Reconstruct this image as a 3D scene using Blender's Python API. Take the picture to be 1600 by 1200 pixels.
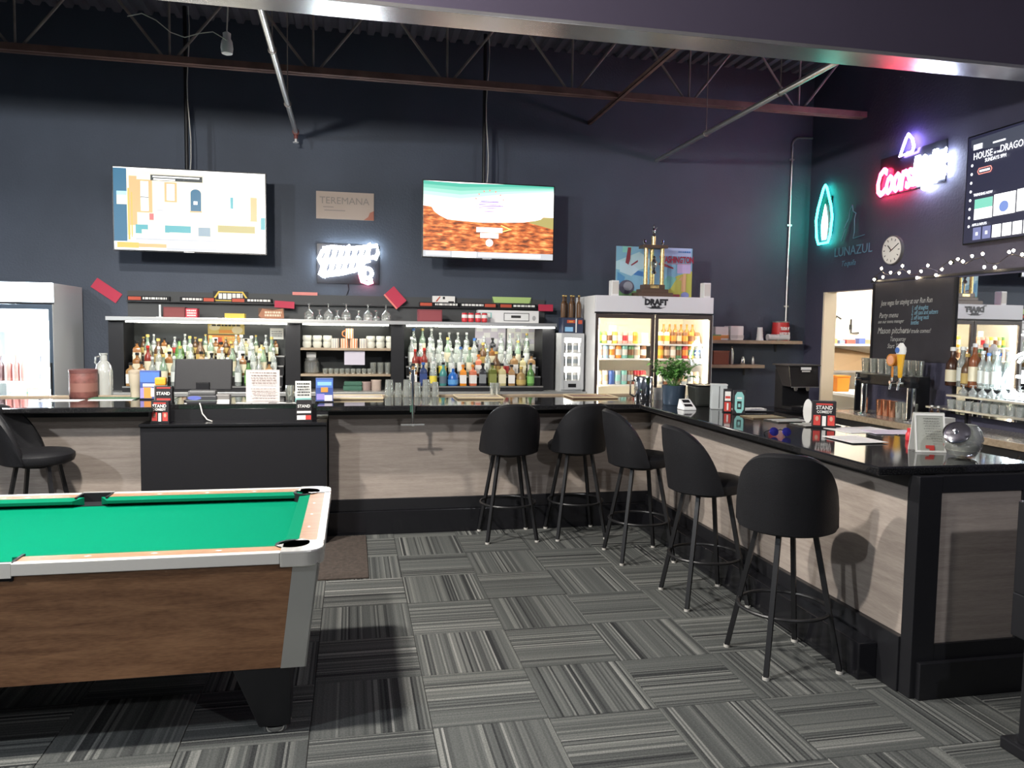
import bpy, bmesh, math, random
from mathutils import Vector, Matrix
from math import sin, cos, pi, radians, sqrt, tan
random.seed(7)
for o in list(bpy.data.objects): bpy.data.objects.remove(o)
scene = bpy.context.scene
COL = scene.collection

# ------------------------------------------------------------------ camera
FPX, YAW, PITCH, ROLL, CAMH = 1205.76, 11.748, 3.96, 0.817, 1.66
_y, _p, _r = radians(YAW), radians(PITCH), radians(ROLL)
_F = Vector((sin(_y)*cos(_p), cos(_y)*cos(_p), -sin(_p)))
_R0 = Vector((cos(_y), -sin(_y), 0)); _U0 = _R0.cross(_F)
_R = _R0*cos(_r) + _U0*sin(_r); _U = _U0*cos(_r) - _R0*sin(_r)
CAM = Vector((0, 0, CAMH))
cd = bpy.data.cameras.new('camera'); cam = bpy.data.objects.new('camera', cd); COL.objects.link(cam)
cam.matrix_world = Matrix(((_R.x, _U.x, -_F.x, 0), (_R.y, _U.y, -_F.y, 0), (_R.z, _U.z, -_F.z, CAMH), (0, 0, 0, 1)))
cd.sensor_fit = 'HORIZONTAL'; cd.sensor_width = 36; cd.lens = FPX*36/1600; cd.clip_start = .05
scene.camera = cam
def ray(x, y): return _R*((x-800)/FPX) + _U*((600-y)/FPX) + _F
def at_z(x, y, z): d = ray(x, y); return CAM + d*((z-CAMH)/d.z)
def at_Y(x, y, Y): d = ray(x, y); return CAM + d*(Y/d.y)
def at_X(x, y, X): d = ray(x, y); return CAM + d*(X/d.x)

# ------------------------------------------------------------------ world, exposure, ceiling and fill lamps
w = bpy.data.worlds.new('world'); scene.world = w; w.use_nodes = True
w.node_tree.nodes['Background'].inputs[0].default_value = (.5, .55, .7, 1)
w.node_tree.nodes['Background'].inputs[1].default_value = .01
vs = scene.view_settings
vs.view_transform = 'Standard'; vs.look = 'None'; vs.gamma = 1; vs.use_curve_mapping = False; vs.exposure = 1.2
LAMPS = [  # x, y, z, watts and colour of the hall globes; the last two are added fill
    (-1.7, 4.55, 3.98, 330, (1, .95, .88)),
    (-1.3, 2.6, 3.68, 290, (1, .95, .88)),
    (2.4, -1.4, 3.68, 110, (.96, .96, 1)),  # added fill lamp behind the camera
    (-4.6, 1.2, 3.68, 230, (.88, .94, 1)),  # added fill lamp out of view on the left
]

# ------------------------------------------------------------------ room constants
YB, XR = 8.80, 5.588           # faces of the back wall and of the right wall
XM = 5.24                      # face of the furred-out part of the right wall
ZD = 4.85                      # underside of the roof deck
BT = 1.07                      # top of the bar

# ------------------------------------------------------------------ materials
MATS = {}
def nt(name):
    m = bpy.data.materials.new(name); m.use_nodes = True
    return m, m.node_tree, m.node_tree.nodes['Principled BSDF']
def P(name, col, rough=.5, metal=0, emit=None, es=0, trans=0, coat=0, spec=.5, bump=0, bscale=60, var=0, vscale=8, ior=1.45, alpha=1):
    if name in MATS: return MATS[name]
    m, t, b = nt(name)
    b.inputs['Base Color'].default_value = (*col, 1); b.inputs['Roughness'].default_value = rough
    b.inputs['Metallic'].default_value = metal; b.inputs['Transmission Weight'].default_value = trans
    b.inputs['Coat Weight'].default_value = coat; b.inputs['Specular IOR Level'].default_value = spec
    b.inputs['IOR'].default_value = ior; b.inputs['Alpha'].default_value = alpha
    if emit: b.inputs['Emission Color'].default_value = (*emit, 1); b.inputs['Emission Strength'].default_value = es
    if bump or var:
        tc = t.nodes.new('ShaderNodeTexCoord'); n = t.nodes.new('ShaderNodeTexNoise')
        n.inputs['Scale'].default_value = bscale; n.inputs['Detail'].default_value = 3
        t.links.new(tc.outputs['Object'], n.inputs['Vector'])
        if bump:
            bp = t.nodes.new('ShaderNodeBump'); bp.inputs['Strength'].default_value = bump; bp.inputs['Distance'].default_value = .01
            t.links.new(n.outputs['Fac'], bp.inputs['Height']); t.links.new(bp.outputs['Normal'], b.inputs['Normal'])
        if var:
            n2 = t.nodes.new('ShaderNodeTexNoise'); n2.inputs['Scale'].default_value = vscale; n2.inputs['Detail'].default_value = 4
            t.links.new(tc.outputs['Object'], n2.inputs['Vector'])
            r = t.nodes.new('ShaderNodeValToRGB')
            r.color_ramp.elements[0].position = .3; r.color_ramp.elements[1].position = .7
            r.color_ramp.elements[0].color = (*[c*(1-var) for c in col], 1); r.color_ramp.elements[1].color = (*[min(1, c*(1+var)) for c in col], 1)
            t.links.new(n2.outputs['Fac'], r.inputs['Fac']); t.links.new(r.outputs['Color'], b.inputs['Base Color'])
    MATS[name] = m; return m
def E(name, col, s):           # a surface that gives off light
    if name in MATS: return MATS[name]
    m, t, b = nt(name)
    b.inputs['Base Color'].default_value = (.02, .02, .02, 1); b.inputs['Roughness'].default_value = .4
    b.inputs['Emission Color'].default_value = (*col, 1); b.inputs['Emission Strength'].default_value = s
    MATS[name] = m; return m
def wood(name, c1, c2, axis=0, scale=(1.2, 14, 14), rough=.5, bands=3.0):
    if name in MATS: return MATS[name]
    m, t, b = nt(name)
    tc = t.nodes.new('ShaderNodeTexCoord'); mp = t.nodes.new('ShaderNodeMapping')
    mp.inputs['Scale'].default_value = scale
    n = t.nodes.new('ShaderNodeTexNoise'); n.inputs['Scale'].default_value = bands; n.inputs['Detail'].default_value = 8; n.inputs['Distortion'].default_value = .6
    r = t.nodes.new('ShaderNodeValToRGB'); r.color_ramp.elements[0].position = .32; r.color_ramp.elements[1].position = .68
    r.color_ramp.elements[0].color = (*c1, 1); r.color_ramp.elements[1].color = (*c2, 1)
    n2 = t.nodes.new('ShaderNodeTexNoise'); n2.inputs['Scale'].default_value = bands*9; n2.inputs['Detail'].default_value = 4
    mx = t.nodes.new('ShaderNodeMix'); mx.data_type = 'FLOAT'; mx.inputs[0].default_value = .4
    t.links.new(tc.outputs['Object'], mp.inputs[0]); t.links.new(mp.outputs[0], n.inputs['Vector']); t.links.new(mp.outputs[0], n2.inputs['Vector'])
    t.links.new(n.outputs['Fac'], mx.inputs[2]); t.links.new(n2.outputs['Fac'], mx.inputs[3])
    t.links.new(mx.outputs[0], r.inputs['Fac']); t.links.new(r.outputs['Color'], b.inputs['Base Color'])
    b.inputs['Roughness'].default_value = rough
    MATS[name] = m; return m
def carpet(name):
    m, t, b = nt(name); N = t.nodes.new; L = t.links.new
    tc = N('ShaderNodeTexCoord'); sp = N('ShaderNodeSeparateXYZ'); L(tc.outputs['Object'], sp.inputs[0])
    oi = N('ShaderNodeObjectInfo')
    def math_(op, a, bb=None):
        n = N('ShaderNodeMath'); n.operation = op
        for i, v in enumerate((a, bb)):
            if v is None: continue
            if isinstance(v, (int, float)): n.inputs[i].default_value = v
            else: L(v, n.inputs[i])
        return n.outputs[0]
    off = math_('MULTIPLY', oi.outputs['Random'], 40.0)
    x = math_('ADD', sp.outputs['X'], off)
    st = math_('FLOOR', math_('MULTIPLY', x, 104.0))
    wn = N('ShaderNodeTexWhiteNoise'); wn.noise_dimensions = '1D'; L(st, wn.inputs['W'])
    bd = N('ShaderNodeTexNoise'); bd.noise_dimensions = '1D'; L(x, bd.inputs['W']); bd.inputs['Scale'].default_value = 7.0; bd.inputs['Detail'].default_value = 1
    amp = N('ShaderNodeMapRange'); L(bd.outputs['Fac'], amp.inputs[0]); amp.inputs[1].default_value = .38; amp.inputs[2].default_value = .58; amp.inputs[3].default_value = .15; amp.inputs[4].default_value = .95
    v = math_('MULTIPLY', math_('SUBTRACT', wn.outputs['Value'], .5), amp.outputs[0])
    tuft = N('ShaderNodeTexNoise'); L(tc.outputs['Object'], tuft.inputs['Vector']); tuft.inputs['Scale'].default_value = 140; tuft.inputs['Detail'].default_value = 3
    v = math_('ADD', v, math_('MULTIPLY', math_('SUBTRACT', tuft.outputs['Fac'], .5), .55))
    v = math_('ADD', v, .46)
    r = N('ShaderNodeValToRGB'); L(v, r.inputs['Fac'])
    e = r.color_ramp.elements; e[0].position = 0; e[0].color = (.022, .023, .024, 1); e[1].position = 1; e[1].color = (.24, .24, .225, 1)
    k = e.new(.42); k.color = (.074, .078, .075, 1); k = e.new(.68); k.color = (.12, .124, .116, 1)
    L(r.outputs['Color'], b.inputs['Base Color']); b.inputs['Roughness'].default_value = .95; b.inputs['Specular IOR Level'].default_value = .1
    bp = N('ShaderNodeBump'); bp.inputs['Strength'].default_value = .5; bp.inputs['Distance'].default_value = .004
    L(v, bp.inputs['Height']); L(bp.outputs['Normal'], b.inputs['Normal'])
    MATS[name] = m; return m
def granite(name):
    m, t, b = nt(name); N = t.nodes.new; L = t.links.new
    tc = N('ShaderNodeTexCoord'); n = N('ShaderNodeTexVoronoi'); n.inputs['Scale'].default_value = 170; L(tc.outputs['Object'], n.inputs['Vector'])
    r = N('ShaderNodeValToRGB'); L(n.outputs['Distance'], r.inputs['Fac'])
    e = r.color_ramp.elements; e[0].position = .12; e[0].color = (.05, .048, .045, 1); e[1].position = .34; e[1].color = (.011, .011, .012, 1)
    L(r.outputs['Color'], b.inputs['Base Color']); b.inputs['Roughness'].default_value = .07; b.inputs['Specular IOR Level'].default_value = .6
    MATS[name] = m; return m
def pane(name, tint=(1, 1, 1), gloss=.06):   # thin clear sheet
    m = bpy.data.materials.new(name); m.use_nodes = True; t = m.node_tree; t.nodes.clear()
    o = t.nodes.new('ShaderNodeOutputMaterial'); a = t.nodes.new('ShaderNodeBsdfTransparent'); g = t.nodes.new('ShaderNodeBsdfGlossy'); x = t.nodes.new('ShaderNodeMixShader')
    a.inputs[0].default_value = (*tint, 1); g.inputs['Roughness'].default_value = .03; x.inputs[0].default_value = gloss
    t.links.new(a.outputs[0], x.inputs[1]); t.links.new(g.outputs[0], x.inputs[2]); t.links.new(x.outputs[0], o.inputs[0])
    MATS[name] = m; return m
def glassware(name, tint, gloss=.16, body=.25):  # thin-walled glass: clear, a little diffuse, glossy
    m = bpy.data.materials.new(name); m.use_nodes = True; t = m.node_tree; t.nodes.clear(); N = t.nodes.new; L = t.links.new
    o = N('ShaderNodeOutputMaterial'); a = N('ShaderNodeBsdfTransparent'); g = N('ShaderNodeBsdfGlossy'); d = N('ShaderNodeBsdfDiffuse')
    lw = N('ShaderNodeLayerWeight'); lw.inputs[0].default_value = .45
    a.inputs[0].default_value = (*tint, 1); d.inputs[0].default_value = (*tint, 1); g.inputs['Roughness'].default_value = .06
    x = N('ShaderNodeMixShader'); x.inputs[0].default_value = body; y = N('ShaderNodeMixShader')
    mr = N('ShaderNodeMapRange'); mr.inputs[3].default_value = gloss; mr.inputs[4].default_value = .75; L(lw.outputs['Facing'], mr.inputs[0])
    L(a.outputs[0], x.inputs[1]); L(d.outputs[0], x.inputs[2]); L(mr.outputs[0], y.inputs[0]); L(x.outputs[0], y.inputs[1]); L(g.outputs[0], y.inputs[2]); L(y.outputs[0], o.inputs[0])
    MATS[name] = m; return m

m_wall = P('wall paint', (.056, .070, .098), .62, bump=.25, bscale=45, var=.12, vscale=1.5)
m_wallr = P('wall paint neon cast', (.062, .060, .096), .6, bump=.25, bscale=45, var=.12, vscale=1.5)  # same navy paint, with the neon's violet light mixed into its colour
m_deck = P('roof deck paint', (.12, .11, .135), .5)
m_steel = P('joist primer', (.15, .085, .07), .6, var=.3, vscale=5)
m_web = P('joist web paint', (.24, .21, .19), .55, var=.3, vscale=5)
m_girder = P('girder paint', (.045, .036, .06), .6)
m_flange = P('bare flange', (.42, .41, .40), .24, .85, var=.15, vscale=3)
m_galv = P('galvanised pipe', (.62, .61, .58), .3, .9)
m_black = P('black laminate', (.012, .012, .014), .38)
m_blackg = P('black gloss', (.01, .01, .012), .15)
m_plast = P('black plastic', (.012, .012, .014), .5, spec=.25)
m_vinyl = P('black vinyl', (.010, .010, .0115), .5, spec=.3, bump=.15, bscale=160)
m_tube = P('black tube', (.011, .011, .012), .4)
m_chrome = P('chrome', (.82, .82, .82), .09, 1)
m_alu = P('brushed aluminium', (.62, .62, .60), .3, .9)
m_white = P('white enamel', (.78, .78, .77), .35)
m_offw = P('off white', (.62, .60, .55), .5)
m_paper = P('paper', (.82, .81, .77), .7)
m_glass = glassware('glass', (.93, .96, .94))
m_pane = pane('door pane')
m_gran = granite('polished granite')
m_bwood = wood('bar front wood', (.27, .225, .195), (.43, .37, .32), scale=(.9, .9, 13), rough=.42)
m_bwood2 = m_bwood
m_twood = wood('pool table wood', (.13, .055, .024), (.34, .175, .085), scale=(1.1, 9, 9), rough=.32)
m_rwood = wood('rail wood', (.20, .10, .05), (.34, .20, .11), scale=(1.5, 12, 12), rough=.35)
m_swood = wood('shelf wood', (.22, .16, .10), (.42, .33, .23), scale=(1, 10, 10), rough=.45)
m_felt = P('green felt', (.0, .150, .078), .95, spec=.05, bump=.1, bscale=400)
m_felt2 = P('green cushion felt', (.002, .135, .07), .95, spec=.05)
m_carpet = carpet('striped carpet')
m_red = P('red card', (.55, .03, .06), .55)
m_screenframe = P('tv frame', (.008, .008, .009), .3)
m_led = E('led strip', (1, .97, .86), 15)
m_ink = P('ink', (.03, .03, .03), .7)

# ------------------------------------------------------------------ mesh building
class B:
    def __init__(s): s.v = []; s.f = []; s.m = []
    def add(s, vs, fs, mi=0):
        k = len(s.v); s.v += [tuple(q) for q in vs]; s.f += [tuple(i+k for i in f) for f in fs]; s.m += [mi]*len(fs); return s
    def box(s, x0, x1, y0, y1, z0, z1, mi=0):
        v = [(x, y, z) for z in (z0, z1) for y in (y0, y1) for x in (x0, x1)]
        return s.add(v, [(0, 2, 3, 1), (4, 5, 7, 6), (0, 1, 5, 4), (2, 6, 7, 3), (0, 4, 6, 2), (1, 3, 7, 5)], mi)
    def hexa(s, bot, top, mi=0):   # four bottom points and four top points, counter-clockwise from above
        return s.add(list(bot)+list(top), [(3, 2, 1, 0), (4, 5, 6, 7)] + [(i, (i+1) % 4, (i+1) % 4+4, i+4) for i in range(4)], mi)
    def prism(s, poly, z0, z1, mi=0):
        n = len(poly); v = [(x, y, z0) for x, y in poly] + [(x, y, z1) for x, y in poly]
        return s.add(v, [tuple(range(n-1, -1, -1)), tuple(range(n, 2*n))] + [(i, (i+1) % n, (i+1) % n+n, i+n) for i in range(n)], mi)
    def cyl(s, a, b, r0, r1=None, n=12, caps=True, mi=0, ph=0):
        r1 = r0 if r1 is None else r1; a = Vector(a); b = Vector(b); d = (b-a).normalized()
        u = d.orthogonal().normalized() if abs(d.z) < .99 else Vector((1, 0, 0)); u = (u-d*u.dot(d)).normalized(); w_ = d.cross(u)
        v = []
        for c, r in ((a, r0), (b, r1)):
            for i in range(n): t = 2*pi*i/n+ph; v.append(c + u*(r*cos(t)) + w_*(r*sin(t)))
        f = [(i, (i+1) % n, (i+1) % n+n, i+n) for i in range(n)]
        if caps: f += [tuple(range(n-1, -1, -1)), tuple(range(n, 2*n))]
        return s.add(v, f, mi)
    def lathe(s, prof, n=16, o=(0, 0, 0), mi=0, close=True, sx=1, sy=1):
        v = []; f = []; k = len(prof)
        for r, z in prof:
            for i in range(n): t = 2*pi*(i+.5)/n; v.append((o[0]+sx*r*cos(t), o[1]+sy*r*sin(t), o[2]+z))
        for j in range(k-1):
            for i in range(n): f.append((j*n+i, j*n+(i+1) % n, (j+1)*n+(i+1) % n, (j+1)*n+i))
        if close: f += [tuple(range(n-1, -1, -1)), tuple(range((k-1)*n, k*n))]
        return s.add(v, f, mi)
    def tube(s, path, r, n=8, closed=False, mi=0):
        pts = [Vector(p) for p in path]; m = len(pts); rings = []; up = None
        for i, p in enumerate(pts):
            if closed: d = pts[(i+1) % m]-pts[i-1]
            else: d = pts[min(i+1, m-1)]-pts[max(i-1, 0)]
            d.normalize()
            if up is None: up = d.orthogonal().normalized()
            up = (up-d*up.dot(d)); up = up.normalized() if up.length > 1e-6 else d.orthogonal().normalized()
            w_ = d.cross(up); rings.append([p+up*(r*cos(2*pi*k/n))+w_*(r*sin(2*pi*k/n)) for k in range(n)])
        v = [q for rg in rings for q in rg]; f = []
        for i in range(m if closed else m-1):
            j = (i+1) % m
            for k in range(n): f.append((i*n+k, i*n+(k+1) % n, j*n+(k+1) % n, j*n+k))
        if not closed: f += [tuple(range(n-1, -1, -1)), tuple(range((m-1)*n, m*n))]
        return s.add(v, f, mi)
    def quad(s, a, b, c, d, mi=0): return s.add([a, b, c, d], [(0, 1, 2, 3)], mi)
    def mesh(s, name, mats, smooth=True, bevel=0, seg=2):
        me = bpy.data.meshes.new(name); me.from_pydata(s.v, [], s.f)
        for m in (mats if isinstance(mats, (list, tuple)) else [mats]): me.materials.append(m)
        me.polygons.foreach_set('material_index', s.m)
        if bevel:
            bm = bmesh.new(); bm.from_mesh(me); bmesh.ops.remove_doubles(bm, verts=bm.verts, dist=1e-5)
            bmesh.ops.bevel(bm, geom=[e for e in bm.edges if len(e.link_faces) == 2 and e.calc_face_angle() > .5], offset=bevel, segments=seg, affect='EDGES', profile=.6, clamp_overlap=True)
            bm.to_mesh(me); bm.free()
        if smooth:
            me.polygons.foreach_set('use_smooth', [True]*len(me.polygons)); me.set_sharp_from_angle(angle=radians(38))
        me.update(); return me
def link(o, parent=None):
    COL.objects.link(o)
    if parent is not None: o.parent = parent
    return o
def part(name, b, mat, parent=None, smooth=True, bevel=0, loc=None, label=None, seg=2):
    o = link(bpy.data.objects.new(name, b.mesh(name, mat, smooth, bevel, seg)), parent)
    if loc is not None: o.location = loc
    if label: o['label'] = label
    return o
def tag(o, label, cat, group=None, kind=None):
    o['label'] = label; o['category'] = cat
    if group: o['group'] = group
    if kind: o['kind'] = kind
    return o
def struct(name, b, mat, smooth=False, bevel=0):
    o = part(name, b, mat, None, smooth, bevel); o['kind'] = 'structure'; return o
def thing(name, label, cat, loc=(0, 0, 0), rz=0, group=None):
    o = link(bpy.data.objects.new(name, None)); o.empty_display_size = .05; o.location = loc; o.rotation_euler = (0, 0, rz)
    return tag(o, label, cat, group)
PROTO = {}
def proto(key, fn):
    if key not in PROTO: PROTO[key] = fn()
    return PROTO[key]
def inst(name, me, mat, parent, loc=(0, 0, 0), rz=0, sc=None):   # an object on shared mesh data with its own material
    o = link(bpy.data.objects.new(name, me), parent); o.location = loc; o.rotation_euler = (0, 0, rz)
    if sc: o.scale = sc
    if mat is not None:
        o.material_slots[0].link = 'OBJECT'; o.material_slots[0].material = mat
    return o
def copy_tree(o, parent=None):
    c = o.copy(); link(c, parent)
    for ch in list(o.children): copy_tree(ch, c)
    return c
class Fr:   # a flat face: origin at its lower left corner, right and up vectors, normal towards the viewer
    def __init__(s, o, r, u): s.o = Vector(o); s.r = Vector(r).normalized(); s.u = Vector(u).normalized(); s.n = s.r.cross(s.u)
    def p(s, a, b, d=0): return s.o + s.r*a + s.u*b + s.n*d
def back(o): return Fr(o, (1, 0, 0), (0, 0, 1))
def side(o): return Fr(o, (0, -1, 0), (0, 0, 1))
def slab(name, fr, w, h, t, mat, parent, bevel=0):   # box lying on a face, its front at distance t
    b = B(); b.hexa([fr.p(0, 0, 0), fr.p(w, 0, 0), fr.p(w, 0, t), fr.p(0, 0, t)][::-1], [fr.p(0, h, 0), fr.p(w, h, 0), fr.p(w, h, t), fr.p(0, h, t)][::-1])
    return part(name, b, mat, parent, False, bevel)
def picture(name, fr, w, h, shapes, parent, d=.001, step=.0004):
    # flat print: polygons in 0..1 coordinates on one face, each layer a hair in front of the one before
    mats = []; b = B()
    for i, (mat, poly) in enumerate(shapes):
        if mat not in mats: mats.append(mat)
        if len(poly) == 4 and not isinstance(poly[0], tuple):
            x0, y0, x1, y1 = poly; poly = [(x0, y0), (x1, y0), (x1, y1), (x0, y1)]
        b.add([fr.p(x*w, y*h, d+step*i) for x, y in poly], [tuple(range(len(poly)))], mats.index(mat))
    return part(name, b, mats, parent, False)
def text(name, s, fr, x, y, size, mat, parent, d=.002, ext=.0008, align='LEFT', shear=0, bold=0, tube=0, xs=1.0):
    c = bpy.data.curves.new('t', 'FONT'); c.body = s; c.size = size; c.align_x = align; c.shear = shear; c.resolution_u = 2
    if tube: c.fill_mode = 'NONE'; c.bevel_depth = tube; c.bevel_resolution = 2
    else: c.extrude = ext; c.offset = bold
    o = bpy.data.objects.new('t', c); COL.objects.link(o)
    me = bpy.data.meshes.new_from_object(o.evaluated_get(bpy.context.evaluated_depsgraph_get()))
    bpy.data.objects.remove(o); bpy.data.curves.remove(c)
    a = fr.p(x, y, d); r, u, n = fr.r*xs, fr.u, fr.n
    me.transform(Matrix(((r.x, u.x, n.x, a.x), (r.y, u.y, n.y, a.y), (r.z, u.z, n.z, a.z), (0, 0, 0, 1))))
    me.name = name; me.materials.clear(); me.materials.append(mat)
    return link(bpy.data.objects.new(name, me), parent)
def disc(cx, cy, rx, ry, n=20, a0=0, a1=2*pi): return [(cx+rx*cos(a0+(a1-a0)*i/n), cy+ry*sin(a0+(a1-a0)*i/n)) for i in range(n if abs(a1-a0-2*pi) < 1e-6 else n+1)]
def dashes(mat, rng, x0, x1, y0, y1, rows, seed=0, fill=.6):   # rows of print too small to read
    rd = random.Random(seed); out = []; hh = (y1-y0)/rows
    for i in range(rows):
        y = y1-(i+.5)*hh; x = x0+rd.uniform(0, .08)*(x1-x0)
        while x < x1-.03*(x1-x0):
            l = rd.uniform(.04, .16)*(x1-x0); l = min(l, x1-x)
            out.append((mat, (x, y-hh*fill*.5, x+l, y+hh*fill*.5))); x += l+.03*(x1-x0)
    return out

# ================================================================== THE ROOM
struct('wall_back', B().box(-8, XR+.2, YB, YB+.2, 0, ZD+.4), m_wall)
D0, D1, DH = 7.50, 8.43, 2.175      # the kitchen doorway in the right wall
b = B(); T = .14
b.box(XR, XR+T, -5, D0, 0, ZD+.4); b.box(XR, XR+T, D1, YB, 0, ZD+.4); b.box(XR, XR+T, D0, D1, DH, ZD+.4)
struct('wall_right', b, m_wallr)
struct('wall_left', B().box(-8.2, -8, -5, YB, 0, ZD+.4), m_wall)
struct('wall_front', B().box(-8, XR, -5.2, -5, 0, ZD+.4), m_wall)
struct('wall_right_furring', B().box(XM, XR, 2.2, 7.06, 0, 2.2), m_wallr)
struct('trim_1', B().box(XM-.015, XR, 2.19, 7.075, 2.2, 2.222), m_black)

floor = struct('floor', B().box(-8, XR+2.4, -5, YB, -.1, -.006), P('subfloor', (.055, .055, .055), .9, var=.25, vscale=30))
tb = B().box(-.2485, .2485, -.2485, .2485, -.006, 0)
tile_me = tb.mesh('carpet_tile', m_carpet, False, .0015, 1)
for ix in range(-9, 11):
    for iy in range(-5, 7):
        x, y = .33+.5*ix+.25, 3.11+.5*iy+.25
        if x > XR-.3: continue
        t_ = inst('carpet_tile', tile_me, None, floor, (x, y, 0), 0 if (ix+iy) % 2 else pi/2)
# far tiles under the bar are cut away by the plinths standing on them

b = B(); pr = []   # fluted roof deck, flutes along Y
x = -8.0; poly = []
while x < XR+.2:
    poly += [(x, ZD+.04), (x+.05, ZD+.04), (x+.07, ZD), (x+.13, ZD)]; x += .15
v = []; f = []
for (px_, pz) in poly: v += [(px_, -5, pz), (px_, YB, pz)]
for i in range(len(poly)-1): f.append((2*i, 2*i+1, 2*i+3, 2*i+2))
b.add(v, f); struct('ceiling', b, m_deck)
struct('ceiling_cover', B().box(-8, XR, -5, YB, ZD+.06, ZD+.3), m_deck)

# ---- kitchen beyond the doorway
m_ctrim0 = P('steel lip', (.3, .3, .3), .4, .7)
m_kw = P('kitchen wall', (.82, .80, .74), .6); m_cream = P('cream paint', (.80, .70, .55), .55)
KX = XR+T
struct('wall_kitchen', B().box(KX+2.2, KX+2.3, 5.6, 10.2, 0, 2.9), m_kw)
struct('wall_kitchen_far', B().box(XR+T, KX+2.2, 10.1, 10.2, 0, 2.9), m_kw)
struct('wall_kitchen_near', B().box(XR+T, KX+2.2, 5.6, 5.7, 0, 2.9), m_kw)
struct('ceiling_kitchen', B().box(XR+T, KX+2.3, 5.6, 10.2, 2.9, 3.0), m_kw)
struct('wall_kitchen_return', B().box(XR+.2, XR+T+.2, YB+.2, 10.1, 0, 2.9), m_kw)
struct('trim_2', B().box(XR-.004, XR+T+.02, D1-.03, D1-.001, 0, DH-.001).box(XR-.004, XR+T+.02, D0+.001, D0+.02, 0, DH-.001), m_cream)
kl = thing('kitchen_ceiling_light', 'square white ceiling light in the bright kitchen', 'ceiling light', (KX+1.1, 8.4, 2.86))
part('housing', B().box(-.35, .35, -.35, .35, 0, .04), m_white, kl, False)
part('diffuser', B().box(-.32, .32, -.32, .32, -.012, 0), E('kitchen diffuser', (1, .93, .82), 48), kl, False)
kc = thing('kitchen_counter', 'white kitchen counter seen through the doorway', 'counter', (KX+.95, 8.7, 0))
part('worktop', B().box(-.35, .6, -1.0, 1.0, .86, .9), m_white, kc, False, .004)
part('shelf', B().box(-.33, .58, -.98, .98, .60, .63), m_white, kc, False)
for sx in (-.3, .55):
    for sy in (-.95, .95): part('leg', B().cyl((sx, sy, 0), (sx, sy, .86), .02), m_alu, kc)
o = thing('storage_box', 'orange plastic tub on the kitchen counter', 'box', at_X(1311, 600, KX+.75)*1.0); o.location.z = .9
part('tub', B().hexa([(-.09, -.09, 0), (.09, -.09, 0), (.09, .09, 0), (-.09, .09, 0)], [(-.1, -.1, .2), (.1, -.1, .2), (.1, .1, .2), (-.1, .1, .2)]), P('orange tub plastic', (.55, .17, .01), .5), o, False, .01)
part('rim', B().box(-.105, .105, -.105, .105, .2, .215), P('orange tub plastic', (.55, .17, .01), .5), o, False)
ks = thing('kitchen_cabinet', 'tan wall cabinet hanging over the kitchen counter', 'cabinet', (KX+2.2, 9.2, 1.2))
part('body', B().box(-.34, -.003, -1.0, .8, 0, .55), P('tan laminate', (.62, .46, .28), .5), ks, False, .004)
for k in range(3): part('door', B().box(-.36, -.34, -.98+.6*k, -.42+.6*k, .02, .53), P('tan laminate door', (.66, .50, .31), .45), ks, False, .003)
o = tag(part('paper_towel_roll', B().lathe([(.02, 0), (.06, 0), (.06, .26), (.02, .26)], 16), m_paper, None, loc=(KX+.85, 8.05, .9)), 'white paper roll standing on the kitchen counter', 'paper roll')
ko = thing('kitchen_shelf', 'white shelf with small boxes on the far kitchen wall', 'shelf', (7.1, 10.095, at_Y(1325, 537, 10.0).z))
part('board', B().box(-.55, .45, -.3, 0, -.03, 0), m_white, ko, False, .003)
for k_, (xx, ww, hh_, cc_) in enumerate(((-.35, .1, .07, (.7, .3, .1)), (-.22, .08, .05, (.2, .3, .6)), (-.08, .14, .06, (.5, .1, .08)), (.1, .1, .08, (.1, .15, .4)), (.28, .12, .06, (.6, .5, .3)))):
    tag(part('small_box', B().box(-ww/2, ww/2, -.05, .05, 0, hh_), P('kbox%d' % k_, cc_, .5), None, False, .004, loc=(7.1+xx, 9.93, ko.location.z+.0005)), ['orange', 'blue', 'red', 'navy', 'tan'][k_]+' small box on the kitchen shelf', 'box')
kh = thing('kitchen_hood', 'beige sloping panel under the kitchen shelf', 'hood', (7.0, 10.095, at_Y(1325, 578, 9.8).z))
part('panel', B().hexa([(-.45, -.45, 0), (.5, -.45, 0), (.5, 0, 0), (-.45, 0, 0)], [(-.45, -.12, .36), (.5, -.12, .22), (.5, 0, .22), (-.45, 0, .22)]), P('beige panel', (.20, .135, .075), .5), kh, False, .004)
part('lip', B().box(-.46, .51, -.465, -.44, -.03, .0), m_ctrim0, kh, False)
for k_, xx in enumerate((6.85, 7.15)):
    kk = thing('wall_hook', ['dark curved wall hook in the kitchen nearest the doorway jamb', 'dark straight wall hook in the kitchen'][k_], 'hook', (xx, 10.095, at_Y(1315, 520, 10.0).z)); part('rod', B().tube([(0, -.012, 0), (0, -.02, .16), (.05, -.03, .24), (.12, -.03, .2)] if k_ == 0 else [(0, -.012, .2), (0, -.02, 0), (.12, -.03, 0)], .012, 6), m_ink, kk); part('plate', B().box(-.02, .02, -.012, 0, .05, .12), m_ink, kk, False)
for k, (yy, hh, cc) in enumerate(((8.35, .2, (.06, .05, .05)), (8.85, .27, (.25, .2, .15)), (8.68, .17, (.5, .48, .45)))):
    o = thing('kitchen_canister', ['black coffee canister on the kitchen counter', 'tall brown canister on the kitchen counter', 'short grey canister on the kitchen counter'][k], 'canister', (KX+.95, yy, .9))
    part('body', B().lathe([(.055, 0), (.06, .01), (.06, hh), (.05, hh+.01)], 16), P('canister%d' % k, cc, .4), o)
    part('lid', B().lathe([(.062, hh+.01), (.062, hh+.035), (.02, hh+.045)], 16), m_plast, o)

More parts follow.
